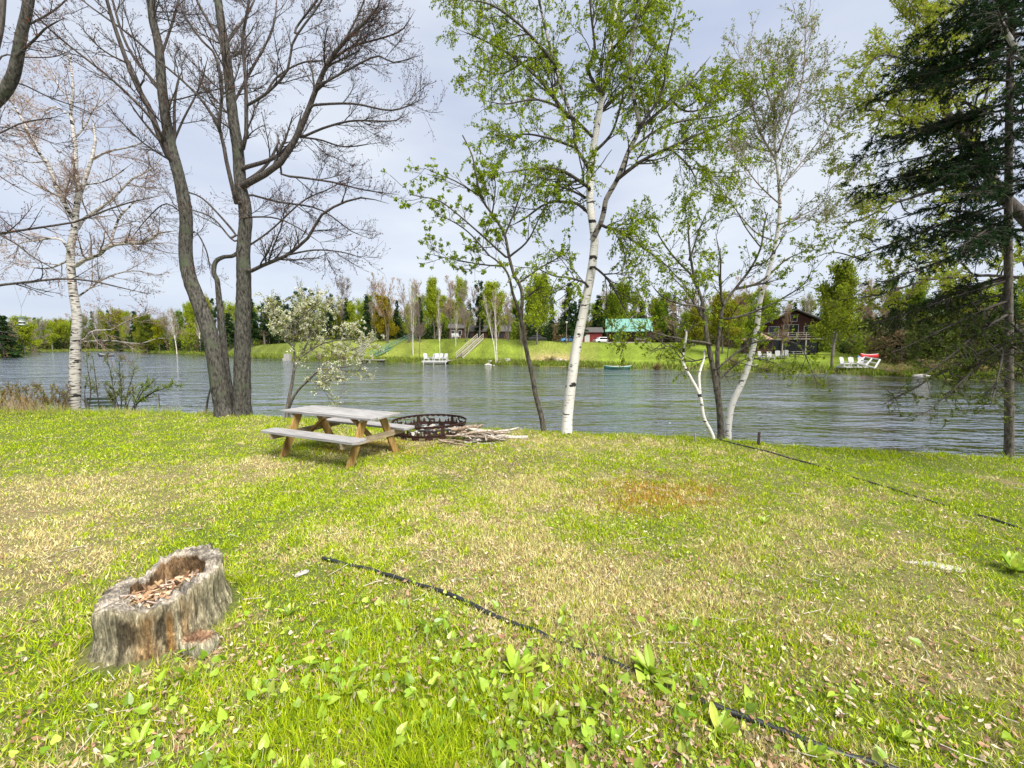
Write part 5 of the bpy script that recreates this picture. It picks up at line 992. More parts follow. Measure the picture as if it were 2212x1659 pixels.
# ------------------------------------------------------------------ pipes, stones, stakes
def pipe(px, r, lift, label, sink=.28):
    pts = np.array([G(u, v) for u, v in px]); pts = catmull(pts, 110); sN = np.arange(110); pts[:, 2] = lawn_z(pts[:, 0], pts[:, 1])+lift+.008*(vnoise(sN*sink, sN*0., 1, 61)-.55)*2
    m = M(); m.tubes(pts, np.full(110, r), 10); tag(m.build('pipe', MT['pipe'], loc=tuple(pts[0]), smooth=True), label, 'pipe')
pipe([(697, 1210), (760, 1225), (830, 1243), (900, 1265), (985, 1295), (1060, 1330), (1140, 1362), (1230, 1400), (1330, 1440), (1430, 1482), (1540, 1530), (1660, 1572), (1770, 1618), (1900, 1659), (2060, 1720)], .0135, .013, 'black plastic pipe half buried in the grass across the foreground')
pipe([(1552, 950), (1640, 972), (1740, 1000), (1830, 1028), (1910, 1052), (1990, 1078), (2080, 1104), (2160, 1128), (2260, 1165), (2420, 1230)], .015, .006, 'black hose running through the grass along the right side of the lawn')
rng = np.random.default_rng(133)
g = G(2020, 1222); m = M(); rockmesh(m, (g[0], g[1], g[2]-.012), .22, rng, (1.0, .42, .12), 12); tag(m.build('stone', MT['palestone'], loc=tuple(g), smooth=True), 'flat pale stone slab sunk into the lawn on the right', 'stone')
g = G(652, 1240); m = M(); rockmesh(m, (g[0], g[1], g[2]+.005), .05, rng, (1.1, .7, .35)); tag(m.build('stone', MT['palestone'], loc=tuple(g)), 'small white stone in the grass right of the stump', 'stone')
g = G(1638, 962); m = M(); m.bar(g-[0, 0, .1], P(1640, 934, g[1]), .045, .02, up=(0, 1, 0)); tag(m.build('stake', MT['stake'], loc=tuple(g)), 'dark flat stake standing at the river edge right of the birch stems', 'stake')
g = G(1503, 955); m = M(); m.tubes(np.array([g-[0, 0, .1], P(1501, 936, g[1])]), np.array([.02, .018]), 8, cap=True); tag(m.build('stake', MT['greystake'], loc=tuple(g)), 'short grey stake at the river edge left of the bent white stem', 'stake')
p0 = base_at(443, 892, 11.6); m = M(); m.tubes(catmull(np.array([p0-[0, 0, .1], P(449, 862, 11.6), P(456, 835, 11.6), P(460, 816, 11.55), P(463, 806, 11.5)]), 12), np.linspace(.032, .016, 12), 8); tag(m.build('stick', MT['mapledark'], loc=tuple(p0), smooth=True), 'crooked brown branch leaning against the left maple trunk', 'stick')
for (u, v0, v1, D_, lab) in ((290, 885, 836, 13.2, 'thin metal rod behind the upright bush on the left bank'), (343, 890, 850, 12.4, 'thin dark rod at the river edge in front of the leaning bush')):
    b_ = base_at(u, v0, D_); m = M(); m.tubes(np.array([b_-[0, 0, .2], P(u-(u == 290)*3, v1, D_)]), np.array([.012, .010]), 6); tag(m.build('rod', MT['stake'], loc=tuple(b_)), lab, 'rod')

# ------------------------------------------------------------------ slatted bench on the left bank
D_ = 13.3; b_ = base_at(218, 884, D_); tb_ = thing('bench', b_, 'old green slatted bench facing the river beside the white birch', 'bench'); zb = P(218, 884, D_)[2]-.05
def X(u): return P(u, 870, D_)[0]
for k, v in enumerate((862, 870)):
    m = M(); p = P(186, v, D_); q_ = P(250, v-1, D_); m.bar((p[0], D_, p[2]), (q_[0], D_, q_[2]), .03, .085); m.build('back_slat', MT['benchgreen'], tb_)
zs = P(218, 878, D_)[2]
for k in range(3):
    m = M(); m.bar((X(187), D_+.1+k*.13, zs), (X(249), D_+.1+k*.13, zs), .11, .03); m.build('seat_slat', MT['benchgreen'], tb_)
for u in (188, 248):
    m = M(); m.bar((X(u), D_+.04, zs-.6), (X(u), D_-.02, P(u, 859, D_)[2]), .05, .05, up=(0, 1, 0)); m.build('leg', MT['greystake'], tb_)
    m = M(); m.bar((X(u), D_+.42, zs-.6), (X(u), D_+.42, zs-.017), .05, .05, up=(0, 1, 0)); m.build('leg', MT['greystake'], tb_)

# ------------------------------------------------------------------ bird feeder hanging from the long low branch
D_ = 9.9; a = P(30, 612, D_); b_ = P(70, 611, D_); k = P(46, 663, D_); t = thing('bird_feeder', k, 'clear tube bird feeder hanging on strings from the low branch at the left', 'bird feeder')
m = M()
for q_ in (a, b_): m.tubes(np.array([q_, k]), np.array([.003, .003]), 4)
m.tubes(np.array([k, P(46, 684, D_)]), np.array([.003, .003]), 4); m.build('string', MT['greystake'], t)
c = P(47, 694, D_); m = M(); m.tubes(np.array([c+[0, 0, .07], c-[0, 0, .08]]), np.array([.055, .055]), 14, cap=True); m.build('seed_tube', MT['glass'], t, smooth=False)
m = M(); m.tubes(np.array([c+[0, 0, .07], c+[0, 0, .085], c+[0, 0, .11]]), np.array([.115, .11, .01]), 16, cap=True); m.build('roof', MT['benchgreen'], t)
m = M(); m.tubes(np.array([c-[0, 0, .08], c-[0, 0, .10]]), np.array([.10, .10]), 16, cap=True); m.build('tray', MT['benchgreen'], t)
m = M(); m.tubes(np.array([c-[0, 0, .02], c-[0, 0, .06]]), np.array([.057, .057]), 14, cap=True); m.build('seed', MT['blackm'], t)

# ------------------------------------------------------------------ across the river: buildings
def gable(m, x0, x1, y0, y1, z0, z1, ridge_along='x', over=.3, th=.12, c3=None):
    """two thick roof slopes; z0 eaves, z1 ridge"""
    if ridge_along == 'x':
        ym = (y0+y1)/2; pr = [((x0-over, y0-over, z0), (x1+over, y0-over, z0), (x1+over, ym, z1), (x0-over, ym, z1)), ((x0-over, y1+over, z0), (x0-over, ym, z1), (x1+over, ym, z1), (x1+over, y1+over, z0))]
    else:
        xm = (x0+x1)/2; pr = [((x0-over, y0-over, z0), (xm, y0-over, z1), (xm, y1+over, z1), (x0-over, y1+over, z0)), ((x1+over, y0-over, z0), (x1+over, y1+over, z0), (xm, y1+over, z1), (xm, y0-over, z1))]
    for q_ in pr:
        q_ = [np.array(a) for a in q_]; lo = [a-np.array([0, 0, th]) for a in q_]; m.add(q_+lo, [(0, 1, 2, 3), (7, 6, 5, 4), (0, 4, 5, 1), (1, 5, 6, 2), (2, 6, 7, 3), (3, 7, 4, 0)], c3)
def local(t, rz): t.rotation_euler = (0, 0, rz)
def part(m, name, mat, t, smooth=False):
    o = m.build(name, mat, smooth=smooth); o.parent = t; return o
# cabin with teal roof
b_ = FB(1357, 79); zc = P(1357, 741, 79)[2]; t = thing('log_cabin', (b_[0], b_[1], zc), 'dark log cabin with pale teal metal roof above the far lawn', 'cabin'); local(t, math.radians(-14)); w = 4.1
m = M(); m.box((0, 2.6, 1.15), (2*w-.5, 3.2, 2.3)); m.add([(-w+.25, 1., 2.3), (-w+.25, 4.2, 2.3), (-w+.25, 2.6, 4.2)], [(0, 1, 2)]); m.add([(w-.25, 1., 2.3), (w-.25, 4.2, 2.3), (w-.25, 2.6, 4.2)], [(0, 2, 1)]); part(m, 'wall', MT['logbrown'], t)
m = M(); gable(m, -w, w, -.3, 4.6, 2.25, 4.75, 'x', .25); rf = part(m, 'roof', MT['metalteal'], t)
m = M()
for k in range(17): x = -w+k*2*w/16; m.bar((x, -.57, 2.27), (x, 2.13, 4.76), .05, .05)
part(m, 'roof_seam', MT['metalteal'], rf).parent = rf
m = M(); m.box((0, .2, .1), (2*w, 1.6, .2)); part(m, 'porch', MT['deckwood'], t)
for x in (-w+.15, -1.4, 1.4, w-.15): m = M(); m.box((x, -.45, 1.25), (.14, .14, 2.1)); part(m, 'porch_post', MT['logbrown'], t)
m = M(); m.box((-2.1, .97, 1.15), (1., .06, 2.)); part(m, 'door', MT['greenpaint'], t)
for x in (-.4, 1.4, 2.9):
    m = M(); m.box((x, .98, 1.4), (.9, .05, .9)); wf = part(m, 'window', MT['dkwin'], t)
m = M(); m.box((2.5, -.5, .62), (2.4, .06, .08)); m.box((2.5, -.5, .9), (2.4, .06, .08)); part(m, 'porch_rail', MT['deckwood'], t)
# red shed
b_ = FB(1275, 92); zc = P(1275, 743, 92)[2]; t = thing('shed', (b_[0], b_[1], zc), 'red shed behind the big white birch, left of the teal roofed cabin', 'shed'); m = M(); m.box((0, 0, 1.3), (4.6, 3, 2.6)); part(m, 'wall', MT['redwall'], t); m = M(); gable(m, -2.3, 2.3, -1.5, 1.5, 2.6, 3.7); part(m, 'roof', MT['shingle'], t); m = M(); m.box((-1., -1.52, 1.), (1.1, .06, 2.)); part(m, 'door', MT['white'], t)
# long low dark house behind the willows
b_ = FB(1046, 97); zc = P(1046, 735, 97)[2]; b_[1] += 8; t = thing('house', (b_[0], b_[1], zc-.3), 'long low dark house under the trees behind the wooden stairs', 'house'); m = M(); m.box((0, 0, 1.3), (12, 5, 2.6)); part(m, 'wall', MT['logbrown'], t); m = M(); gable(m, -6, 6, -2.5, 2.5, 2.6, 4.2); part(m, 'roof', MT['shingle'], t)
for x in (-4, -1.5, 1.5, 4): m = M(); m.box((x, -2.52, 1.5), (1.1, .06, 1.)); part(m, 'window', MT['dkwin'], t)
b_ = FB(988, 97); zc = P(988, 735, 97)[2]; t = thing('outbuilding', (b_[0], b_[1], zc), 'small white windowed outbuilding between the birch stems behind the dock', 'outbuilding'); m = M(); m.box((0, 0, 1.4), (3.4, 3, 2.8)); part(m, 'wall', MT['logbrown'], t); m = M(); gable(m, -1.7, 1.7, -1.5, 1.5, 2.8, 3.9); part(m, 'roof', MT['shingle'], t)
for x in (-.8, .8): m = M(); m.box((x, -1.53, 1.7), (.9, .06, 1.1)); wf = part(m, 'window', MT['white'], t); m = M(); m.box((x, -1.57, 1.7), (.7, .04, .9)); part(m, 'pane', MT['dkwin'], wf)
# riverside cabin far left
b_ = FB(103, 268); zc = P(103, 741, 268)[2]; t = thing('cabin', (b_[0], b_[1], zc), 'small brown cabin on the far left shore behind the pale post', 'cabin'); m = M(); m.box((0, 0, 1.6), (9, 6, 3.2)); part(m, 'wall', plain('orange brown siding', (.4, .17, .07), .8), t); m = M(); gable(m, -4.5, 4.5, -3, 3, 3.2, 5.6); part(m, 'roof', MT['shingle'], t)
for x in (-2.6, 0, 2.6): m = M(); m.box((x, -3.05, 1.8), (1.6, .08, 1.2)); part(m, 'window', MT['dkwin'], t)
# brown house with balcony
b_ = FB(1706, 66); zc = P(1706, 765, 66)[2]; t = thing('house', (b_[0], b_[1], zc), 'dark red brown gabled house with a wide balcony on the right far bank', 'house'); local(t, math.radians(-28)); w = 3.7
m = M(); m.box((0, 3, 2.45), (2*w, 6, 4.9)); m.add([(-w, 0, 4.9), (w, 0, 4.9), (0, 0, 7.0)], [(0, 1, 2)]); m.add([(-w, 6, 4.9), (w, 6, 4.9), (0, 6, 7.0)], [(0, 2, 1)]); part(m, 'wall', MT['redbrown'], t)
m = M(); gable(m, -w-.6, w+1.6, -1.2, 6, 4.55, 7.1, 'y', .2, .16); part(m, 'roof', MT['shingle'], t)
m = M(); m.box((0, -.02, 1.1), (2*w-.3, .05, 2.1)); part(m, 'basement_opening', MT['dkwin'], t)
for x, z_, ww, hh_ in ((-2.3, 3.75, 1.3, 1.3), (0, 3.7, 1.9, 1.9), (2.4, 3.75, 1.2, 1.3), (.3, 5.7, .8, .9)):
    m = M(); m.box((x, -.04, z_), (ww+.16, .07, hh_+.16)); wf = part(m, 'window', MT['white'], t); m = M(); m.box((x, -.09, z_), (ww, .05, hh_)); part(m, 'pane', MT['dkwin'], wf)
m = M(); m.box((.6, -1.3, 2.4), (2*w+2.4, 2.4, .16)); part(m, 'balcony', MT['deckwood'], t)
m = M()
for z_ in (2.75, 3.05, 3.35): m.box((.6, -2.46, z_), (2*w+2.4, .05, .06))
for k in range(9): m.box((-w-.6+k*(2*w+2.3)/8., -2.46, 2.9), (.09, .09, 1.)) 
part(m, 'balcony_rail', MT['deckwood'], t)
for x in (-w-.4, -1.2, 1.8, w+1.6): m = M(); m.box((x, -2.38, 1.1), (.16, .16, 2.4)); part(m, 'post', MT['deckwood'], t)
m = M(); m.box((-.9, -2.52, 3.15), (.85, .04, .55)); part(m, 'towel', MT['white'], t)
# gazebo
b_ = FB(1634, 64); zc = P(1634, 767, 64)[2]; t = thing('gazebo', (b_[0], b_[1], zc), 'dark open gazebo with tan pyramid roof left of the brown house', 'gazebo'); local(t, -.4)
m = M(); v = [(-2, -2, 2.4), (2, -2, 2.4), (2, 2, 2.4), (-2, 2, 2.4), (0, 0, 3.7), (-2, -2, 2.25), (2, -2, 2.25), (2, 2, 2.25), (-2, 2, 2.25)]
m.add(v, [(0, 1, 4), (1, 2, 4), (2, 3, 4), (3, 0, 4)]); m.add(v, [(5, 6, 1, 0), (6, 7, 2, 1), (7, 8, 3, 2), (8, 5, 0, 3), (8, 7, 6, 5)]); part(m, 'roof', MT['tanroof'], t)
for x in (-1.8, 1.8):
    for y in (-1.8, 1.8): m = M(); m.box((x, y, 1.1), (.16, .16, 2.3)); part(m, 'post', MT['logbrown'], t)
m = M(); m.box((0, 0, .1), (4, 4, .2)); part(m, 'floor', MT['deckwood'], t); m = M(); m.box((0, -1.8, .7), (3.4, .06, .5)); m.box((0, 1.8, 1.2), (3.4, .06, 1.6)); m.box((-1.8, 0, .7), (.06, 3.4, .5)); m.box((1.8, 0, .7), (.06, 3.4, .5)); part(m, 'panel', MT['logbrown'], t)
# ------------------------------------------------------------------ far side small things
def stairs(u0, D0, u1, D1, wdt, n, mat, label, rails=True):
    a = FB(u0, D0); b = FB(u1, D1); a[2] += .25; b[2] += .35; t = thing('stairs', a, label, 'stairs'); d = b-a; d[2] = 0; L_ = np.linalg.norm(d); d /= L_; s = np.array([-d[1], d[0], 0])*wdt/2
    for k, sg in enumerate((-1, 1)): m = M(); m.bar(a+s*sg, b+s*sg, .08, .28); m.build('stringer', MT[mat], t)
    for k in range(n): q_ = a+(b-a)*(k+.5)/n; m = M(); m.box(q_+[0, 0, .14], (.3, wdt-.05, .05), rz=math.atan2(d[1], d[0])); m.build('tread', MT[mat], t)
    for sg in (-1, 1):
        m = M(); m.bar(a+s*sg+[0, 0, .95], b+s*sg+[0, 0, .95], .07, .12); m.bar(a+s*sg+[0, 0, .55], b+s*sg+[0, 0, .55], .05, .1)
        for k in range(5): q_ = a+(b-a)*k/4.+s*sg; m.box(q_+[0, 0, .45], (.09, .09, 1.1))
        m.build('railing', MT[mat], t)
stairs(992, 75.5, 1038, 86, 1.3, 18, 'deckwood', 'wooden stairs with handrails climbing the far bank right of the dock')
stairs(806, 86.5, 892, 98, 1.5, 22, 'greenpaint', 'green painted wooden stairs climbing the far bank left of the dock')
stairs(765, 87.5, 800, 95, 1.2, 12, 'greystake', 'weathered grey stairs behind the flat ramp on the far bank')
def adirondack(name, loc, rz, label, group=None, mat='white', s=1.):
    m = M(); m.box((0, .02, .33), (.55, .5, .03), rot=Matrix.Rotation(-.15, 3, 'X'))
    for k in range(5): m.box((-.22+k*.11, .33, .66), (.095, .03, .74+.06*(2-abs(k-2))), rot=Matrix.Rotation(-.32, 3, 'X'))
    for x in (-.33, .33): m.box((x, .03, .54), (.12, .66, .03)); m.box((x, -.23, .27), (.07, .05, .54)); m.box((x*.9, .28, .27), (.04, .06, .54)); m.bar((x*.82, -.25, .36), (x*.82, .5, .1), .04, .1)
    m.box((0, -.25, .36), (.6, .03, .1)); o = m.build(name, MT[mat]); o.location = loc; o.rotation_euler = (0, 0, rz); o.scale = (s, s, s); tag(o, label, 'chair', group); return o
# dock with chairs
D_ = 73.5; zd = WATER+.55; pts_ = [P(u, 785, D_)[0] for u in (914, 968)]; xc = sum(pts_)/2; t = thing('dock', (xc, D_, zd), 'white floating dock carrying white chairs at the far waterline', 'dock')
m = M(); m.box((xc, D_, zd), (pts_[1]-pts_[0], 2.6, .14)); m.build('deck', MT['white'], t)
m = M(); m.box((xc, D_-1.25, zd-.14), (pts_[1]-pts_[0]-.1, .06, .14)); m.box((xc, D_, zd-.3), (pts_[1]-pts_[0]-.8, 2.0, .3)); m.build('float', MT['greystake'], t)
for u in (918, 965, 940): m = M(); m.box((P(u, 785, D_)[0], D_-1.31, zd-.2), (.09, .09, .9)); m.build('post', MT['white'], t)
m = M(); a = np.array([pts_[1]-.2, D_+.6, zd+.06]); b_ = FB(992, 75); b_[2] += .15; m.bar(a, b_, 1.0, .1); m.build('gangway', MT['deckwood'], t)
for k, (u, dd, rz, lab) in enumerate(((920, .2, .5, 'leftmost white armchair on the dock'), (933, .5, -.7, 'white armchair turned sideways, second from the left on the dock'), (944, .1, .15, 'white armchair in the middle of the dock'), (951, .5, -.1, 'white armchair just right of the middle of the dock'), (961, .2, -.3, 'rightmost white armchair on the dock'))):
    adirondack('garden_chair', (P(u, 780, D_)[0], D_+dd, zd+.07), rz, lab, s=1.25)
for k, (u, lab) in enumerate(((979, 'leftmost white lounger under the trees behind the dock'), (984.5, 'middle white lounger under the trees behind the dock'), (990, 'right white lounger under the trees behind the dock'))):
    b_ = FB(u, 93.5); adirondack('garden_chair', b_, .6, lab, s=1.2)
b_ = FB(1016, 93); 
for k, (u, lab) in enumerate(((1647, 'leftmost of the four white chairs on the lawn below the gazebo'), (1666, 'second from the left of the four white chairs below the gazebo'), (1682, 'third from the left of the four white chairs below the gazebo'), (1697, 'rightmost of the four white chairs on the lawn below the brown house'))):
    adirondack('garden_chair', FB(u, 59-.6*(k % 2)), .3-.35*k, lab, s=1.15)
D_ = 47.8; zd = FB(1845, 47)[2]+.3; t = thing('platform', (P(1845, 790, D_)[0], D_, zd), 'low white platform at the water right of the dense round tree', 'platform'); m = M(); x0, x1 = P(1816, 790, D_)[0], P(1878, 790, D_)[0]; m.box(((x0+x1)/2, D_, zd), (x1-x0, 1.7, .1)); m.build('deck', MT['white'], t)
m = M()
for x in (x0+.2, x1-.2): m.box((x, D_-.7, zd-.35), (.1, .1, .6)); m.box((x, D_+.7, zd-.35), (.1, .1, .6))
m.build('leg', MT['greystake'], t)
for k, (u, lab) in enumerate(((1824, 'left white chair on the low platform by the dense round tree'), (1842, 'middle white chair on the low platform by the dense round tree'), (1861, 'right white chair on the low platform beside the tilted frame'))):
    adirondack('garden_chair', (P(u, 790, D_)[0], D_, zd+.05), .2-.3*k, lab, s=1.05)
# tilted white frame (dock section pulled ashore) with boats behind
a, b_, c_, d_ = P(1868, 771, 47), P(1901, 777, 44.8), P(1852, 785, 45.6), P(1890, 795, 43.2); t = thing('raft', c_, 'white metal raft frame pulled ashore and tilted on the right bank', 'raft')
m = M()
for p, q_ in ((a, b_), (b_, d_), (d_, c_), (c_, a), ((a+b_)/2, (c_+d_)/2), ((a+c_)/2, (b_+d_)/2)): m.bar(p, q_, .12, .12)
m.build('frame', MT['white'], t)
def hull(name, loc, L_, B_, H_, rz, mat, label, cat, rim='white', open_=True, roll=0.):
    t = thing(name, loc, label, cat); n = 15; ns = 9; x = np.linspace(-1, 1, n); V = []
    for xi in x:
        bw = B_/2*max(.02, (1-abs(xi)**2.6)); sh = H_*(1+.35*abs(xi)**3)
        for j in range(ns): a_ = PI*j/(ns-1); V.append((xi*L_/2, -math.cos(a_)*bw, sh*(1-math.sin(a_)**.8)))
    V = np.array(V); idx = np.arange(n*ns).reshape(n, ns); m = M(); m.add(V, np.stack([idx[:-1, :-1], idx[1:, :-1], idx[1:, 1:], idx[:-1, 1:]], -1).reshape(-1, 4))
    o = part(m, 'hull', MT[mat], t, True); sd_ = o.modifiers.new('s', 'SOLIDIFY'); sd_.thickness = .03
    m = M(); 
    for j in (0, ns-1): m.tubes(V[idx[:, j]][None], np.full((1, n), .03), 6)
    part(m, 'gunwale', MT[rim], t); t.rotation_euler = (roll, 0, rz)
    if open_:
        m = M()
        for xi in (-.45, .4): m.box((xi*L_/2, 0, H_*.75), (.25, B_*.85, .03))
        part(m, 'seat', MT['deckwood'], t)
    return t
p_ = P(1335, 797, 58.2); hull('canoe', (p_[0], 58.2, WATER-.06), 3.9, .85, .42, -.06, 'canoe', 'dark green canoe with pale rim lying at the far waterline below the lawn', 'canoe')
b_ = FB(1880, 48.5); b_[2] = P(1880, 769, 48.5)[2]-.35; hull('kayak', (b_[0], b_[1], b_[2]+.1), 2.3, .6, .42, .1, 'red', 'red kayak lying above the tilted white frame', 'kayak', 'white', False)
b_ = P(1863, 771, 49.5); hull('kayak', (b_[0]-.1, b_[1], b_[2]-.4), 1.4, .5, .4, .3, 'blue', 'dark blue kayak beside the red one behind the white frame', 'kayak', 'blue', False)
# motorboat with an angler
p_ = P(231, 771, 128); tbt = hull('motorboat', (p_[0], 128, WATER-.12), 4.4, 1.5, .75, .05, 'boatdark', 'small dark motorboat out on the water to the left', 'boat', 'alu')
m = M(); m.box((-2.3, 0, .75), (.35, .3, .55)); m.box((-2.35, 0, .25), (.1, .1, .7)); part(m, 'outboard', MT['blackm'], tbt)
def figure(loc, rz, label):
    J = {'pel': (0, 0, .45), 'ch': (0, .12, .80), 'nk': (0, .18, .98), 'hd': (0, .22, 1.08), 'ht': (0, .24, 1.22), 'kl': (-.12, .42, .5), 'kr': (.12, .42, .5), 'fl': (-.12, .48, .06), 'fr': (.12, .48, .06), 'tl': (-.12, .66, .03), 'tr': (.12, .66, .03), 'hl': (-.1, .02, .45), 'hr': (.1, .02, .45),
         'sl': (-.2, .15, .92), 'sr': (.2, .15, .92), 'el': (-.26, .28, .68), 'er': (.26, .28, .68), 'wl': (-.1, .52, .72), 'wr': (.1, .52, .74)}
    Rr_ = dict(pel=.15, ch=.16, nk=.06, hd=.09, ht=.095, kl=.075, kr=.075, fl=.05, fr=.05, tl=.04, tr=.04, hl=.1, hr=.1, sl=.075, sr=.075, el=.05, er=.05, wl=.035, wr=.035)
    ks = list(J); ed = [('pel', 'ch'), ('ch', 'nk'), ('nk', 'hd'), ('hd', 'ht'), ('pel', 'hl'), ('pel', 'hr'), ('hl', 'kl'), ('hr', 'kr'), ('kl', 'fl'), ('kr', 'fr'), ('fl', 'tl'), ('fr', 'tr'), ('ch', 'sl'), ('ch', 'sr'), ('sl', 'el'), ('sr', 'er'), ('el', 'wl'), ('er', 'wr')]
    me = bpy.data.meshes.new('person'); me.from_pydata([J[k] for k in ks], [(ks.index(a), ks.index(b)) for a, b in ed], [])
    o = bpy.data.objects.new('person', me); COL.objects.link(o); o.modifiers.new('k', 'SKIN')
    for i, k in enumerate(ks): me.skin_vertices[0].data[i].radius = (Rr_[k], Rr_[k])
    me.skin_vertices[0].data[0].use_root = True
    s = o.modifiers.new('s', 'SUBSURF'); s.levels = 1; s.render_levels = 2; me.materials.append(MT['cloth']); o.location = loc; o.rotation_euler = (0, 0, rz); tag(o, label, 'person')
    m = M(); rockmesh(m, (0, .245, 1.2), .105, np.random.default_rng(1), (1, 1.1, .8)); c = m.build('cap', MT['blackm']); c.parent = o
    m = M(); m.tubes(np.array([(.1, .5, .73), (.6, 1.6, 1.9)]), np.array([.02, .01]), 5); r_ = m.build('fishing_rod', MT['blackm'], loc=None); r_.location = loc; r_.rotation_euler = (0, 0, rz); tag(r_, 'fishing rod held by the angler in the motorboat', 'fishing rod')
figure((p_[0]+.5, 128, WATER+.2), 1.2, 'person in dark clothing sitting in the small motorboat on the left')
# posts, rocks, parked things
b_ = FB(112, 255); m = M(); m.tubes(np.array([b_-[0, 0, .5], P(109, 711, 255)]), np.array([.28, .2]), 8, cap=True); tag(m.build('pole', MT['palestone'], loc=tuple(b_)), 'pale straight pole on the far left shore before the small cabin', 'pole')
b_ = FB(1223, 81); m = M(); m.tubes(np.array([b_-[0, 0, .5], P(1224, 697, 81)]), np.array([.1, .09]), 8, cap=True); m.build('post', MT['fartrunk'], tq := thing('lamp_post', b_, 'dark post with a small pale lamp left of the big birch trunk', 'lamp post')); m = M(); c = P(1224, 696, 81); m.box(c, (.35, .35, .35)); m.build('lamp', MT['white'], tq)
rng = np.random.default_rng(134)
for i in range(34):
    a = rng.uniform(0, 2*PI); b_ = FB(1075, 70.6); x, y = b_[0]+1.9*math.cos(a)*rng.uniform(.75, 1.1), b_[1]+1.2*math.sin(a)*rng.uniform(.75, 1.1); z = float(far_z(x, y)); m = M(); rockmesh(m, (x, y, z+.12), rng.uniform(.2, .42), rng, n=5)
    tag(m.build('stone', MT['stone' if i % 3 else 'palestone'], loc=(x, y, z)), 'stone in the ring around the dead white birch across the river', 'stone', 'stones around the dead birch')
for i in range(14):
    b_ = FB(1205+rng.normal(0, 9), 68+rng.uniform(-.3, 2.5)); m = M(); rockmesh(m, b_+[0, 0, .1], rng.uniform(.18, .4), rng, n=5); tag(m.build('stone', MT['stone'], loc=tuple(b_)), 'grey stone in the heap on the pinkish slope across the river', 'stone', 'stones on the pinkish slope')
for i in range(12):
    b_ = FB(1625+rng.normal(0, 8), 53.5+rng.uniform(-.5, 1.5)); m = M(); rockmesh(m, b_+[0, 0, .1], rng.uniform(.15, .34), rng, n=5); tag(m.build('stone', MT['palestone'], loc=tuple(b_)), 'pale stone in the heap behind the leaning birch across the river', 'stone', 'stones below the gazebo')
b_ = P(1990, 812, 42); m = M(); rockmesh(m, (b_[0], 42, WATER+.08), .95, rng, (1., .5, .3), 10); tag(m.build('boulder', MT['palestone'], loc=(b_[0], 42, WATER), smooth=True), 'large pale flat boulder at the far waterline on the right', 'boulder')
p_ = P(805, 783, 84); t = thing('ramp', (p_[0], 84, WATER+.4), 'flat grey ramp reaching over the far water left of the dock', 'ramp'); m = M(); m.box((p_[0], 84, WATER+.45), (5.4, 1.6, .14)); m.build('deck', MT['greystake'], t); m = M(); m.box((p_[0]+2.2, 84, WATER+.05), (.15, 1.4, .8)); m.box((p_[0]-2.2, 84, WATER+.05), (.15, 1.4, .8)); m.build('leg', MT['stake'], t)
p_ = P(622, 772, 95); m = M(); m.box((p_[0], 95, WATER+.7), (1.3, 1.2, 1.5)); m.box((p_[0]-.3, 94.3, WATER+.2), (.9, .6, .6)); tag(m.build('crate', MT['greystake'], loc=(p_[0], 95, WATER)), 'pale grey box at the far waterline behind the blossoming tree', 'box')
def car(u, D_, vb, mat, label, rz=0.):
    p = P(u, vb, D_); t = thing('parked_car', p, label, 'car'); m = M(); m.box((0, 0, .62), (4.2, 1.7, .6)); V_ = [(-1.5, -.75, .92), (1.2, -.75, .92), (.8, -.65, 1.45), (-1.1, -.65, 1.45)]; V2 = [(a, -b, c) for a, b, c in V_]; m.add(V_+V2, [(0, 1, 2, 3), (7, 6, 5, 4), (3, 2, 6, 7), (0, 3, 7, 4), (1, 5, 6, 2)])
    o = part(m, 'body', MT[mat], t); bv = o.modifiers.new('b', 'BEVEL'); bv.width = .12; bv.segments = 2; t.rotation_euler = (0, 0, rz)
    for x in (-1.3, 1.3):
        for y in (-.8, .8): m = M(); m.tubes(np.array([(x, y-.1, .33), (x, y+.1, .33)]), np.array([.33, .33]), 14, cap=True); part(m, 'wheel', MT['blackm'], t)
    m = M(); m.box((-.15, -.73, 1.18), (1.9, .04, .38)); part(m, 'window', MT['dkwin'], t)
car(1303, 88, 743, 'alu', 'grey car parked left of the teal roofed cabin', .2); car(1232, 90, 741, 'bluecar', 'car under a light blue cover behind the big birch trunk', 0.); car(1160, 95, 738, 'blackm', 'dark car parked in the shade under the broad green tree')
# picnic table by the brown house
b_ = FB(1722, 60); t = thing('picnic_table', b_, 'grey picnic table on the far lawn below the balcony', 'picnic table'); m = M(); m.box((0, 0, .75), (2., .75, .05)); part(m, 'top', MT['greystake'], t); m = M(); m.box((0, -.65, .45), (2., .25, .05)); m.box((0, .65, .45), (2., .25, .05)); part(m, 'bench_seat', MT['greystake'], t); m = M()
for x in (-.7, .7): m.bar((x, -.2, .73), (x, -.6, 0), .05, .1, up=(1, 0, 0)); m.bar((x, .2, .73), (x, .6, 0), .05, .1, up=(1, 0, 0)); m.bar((x, -.75, .4), (x, .75, .4), .05, .08)
part(m, 'leg', MT['greystake'], t)

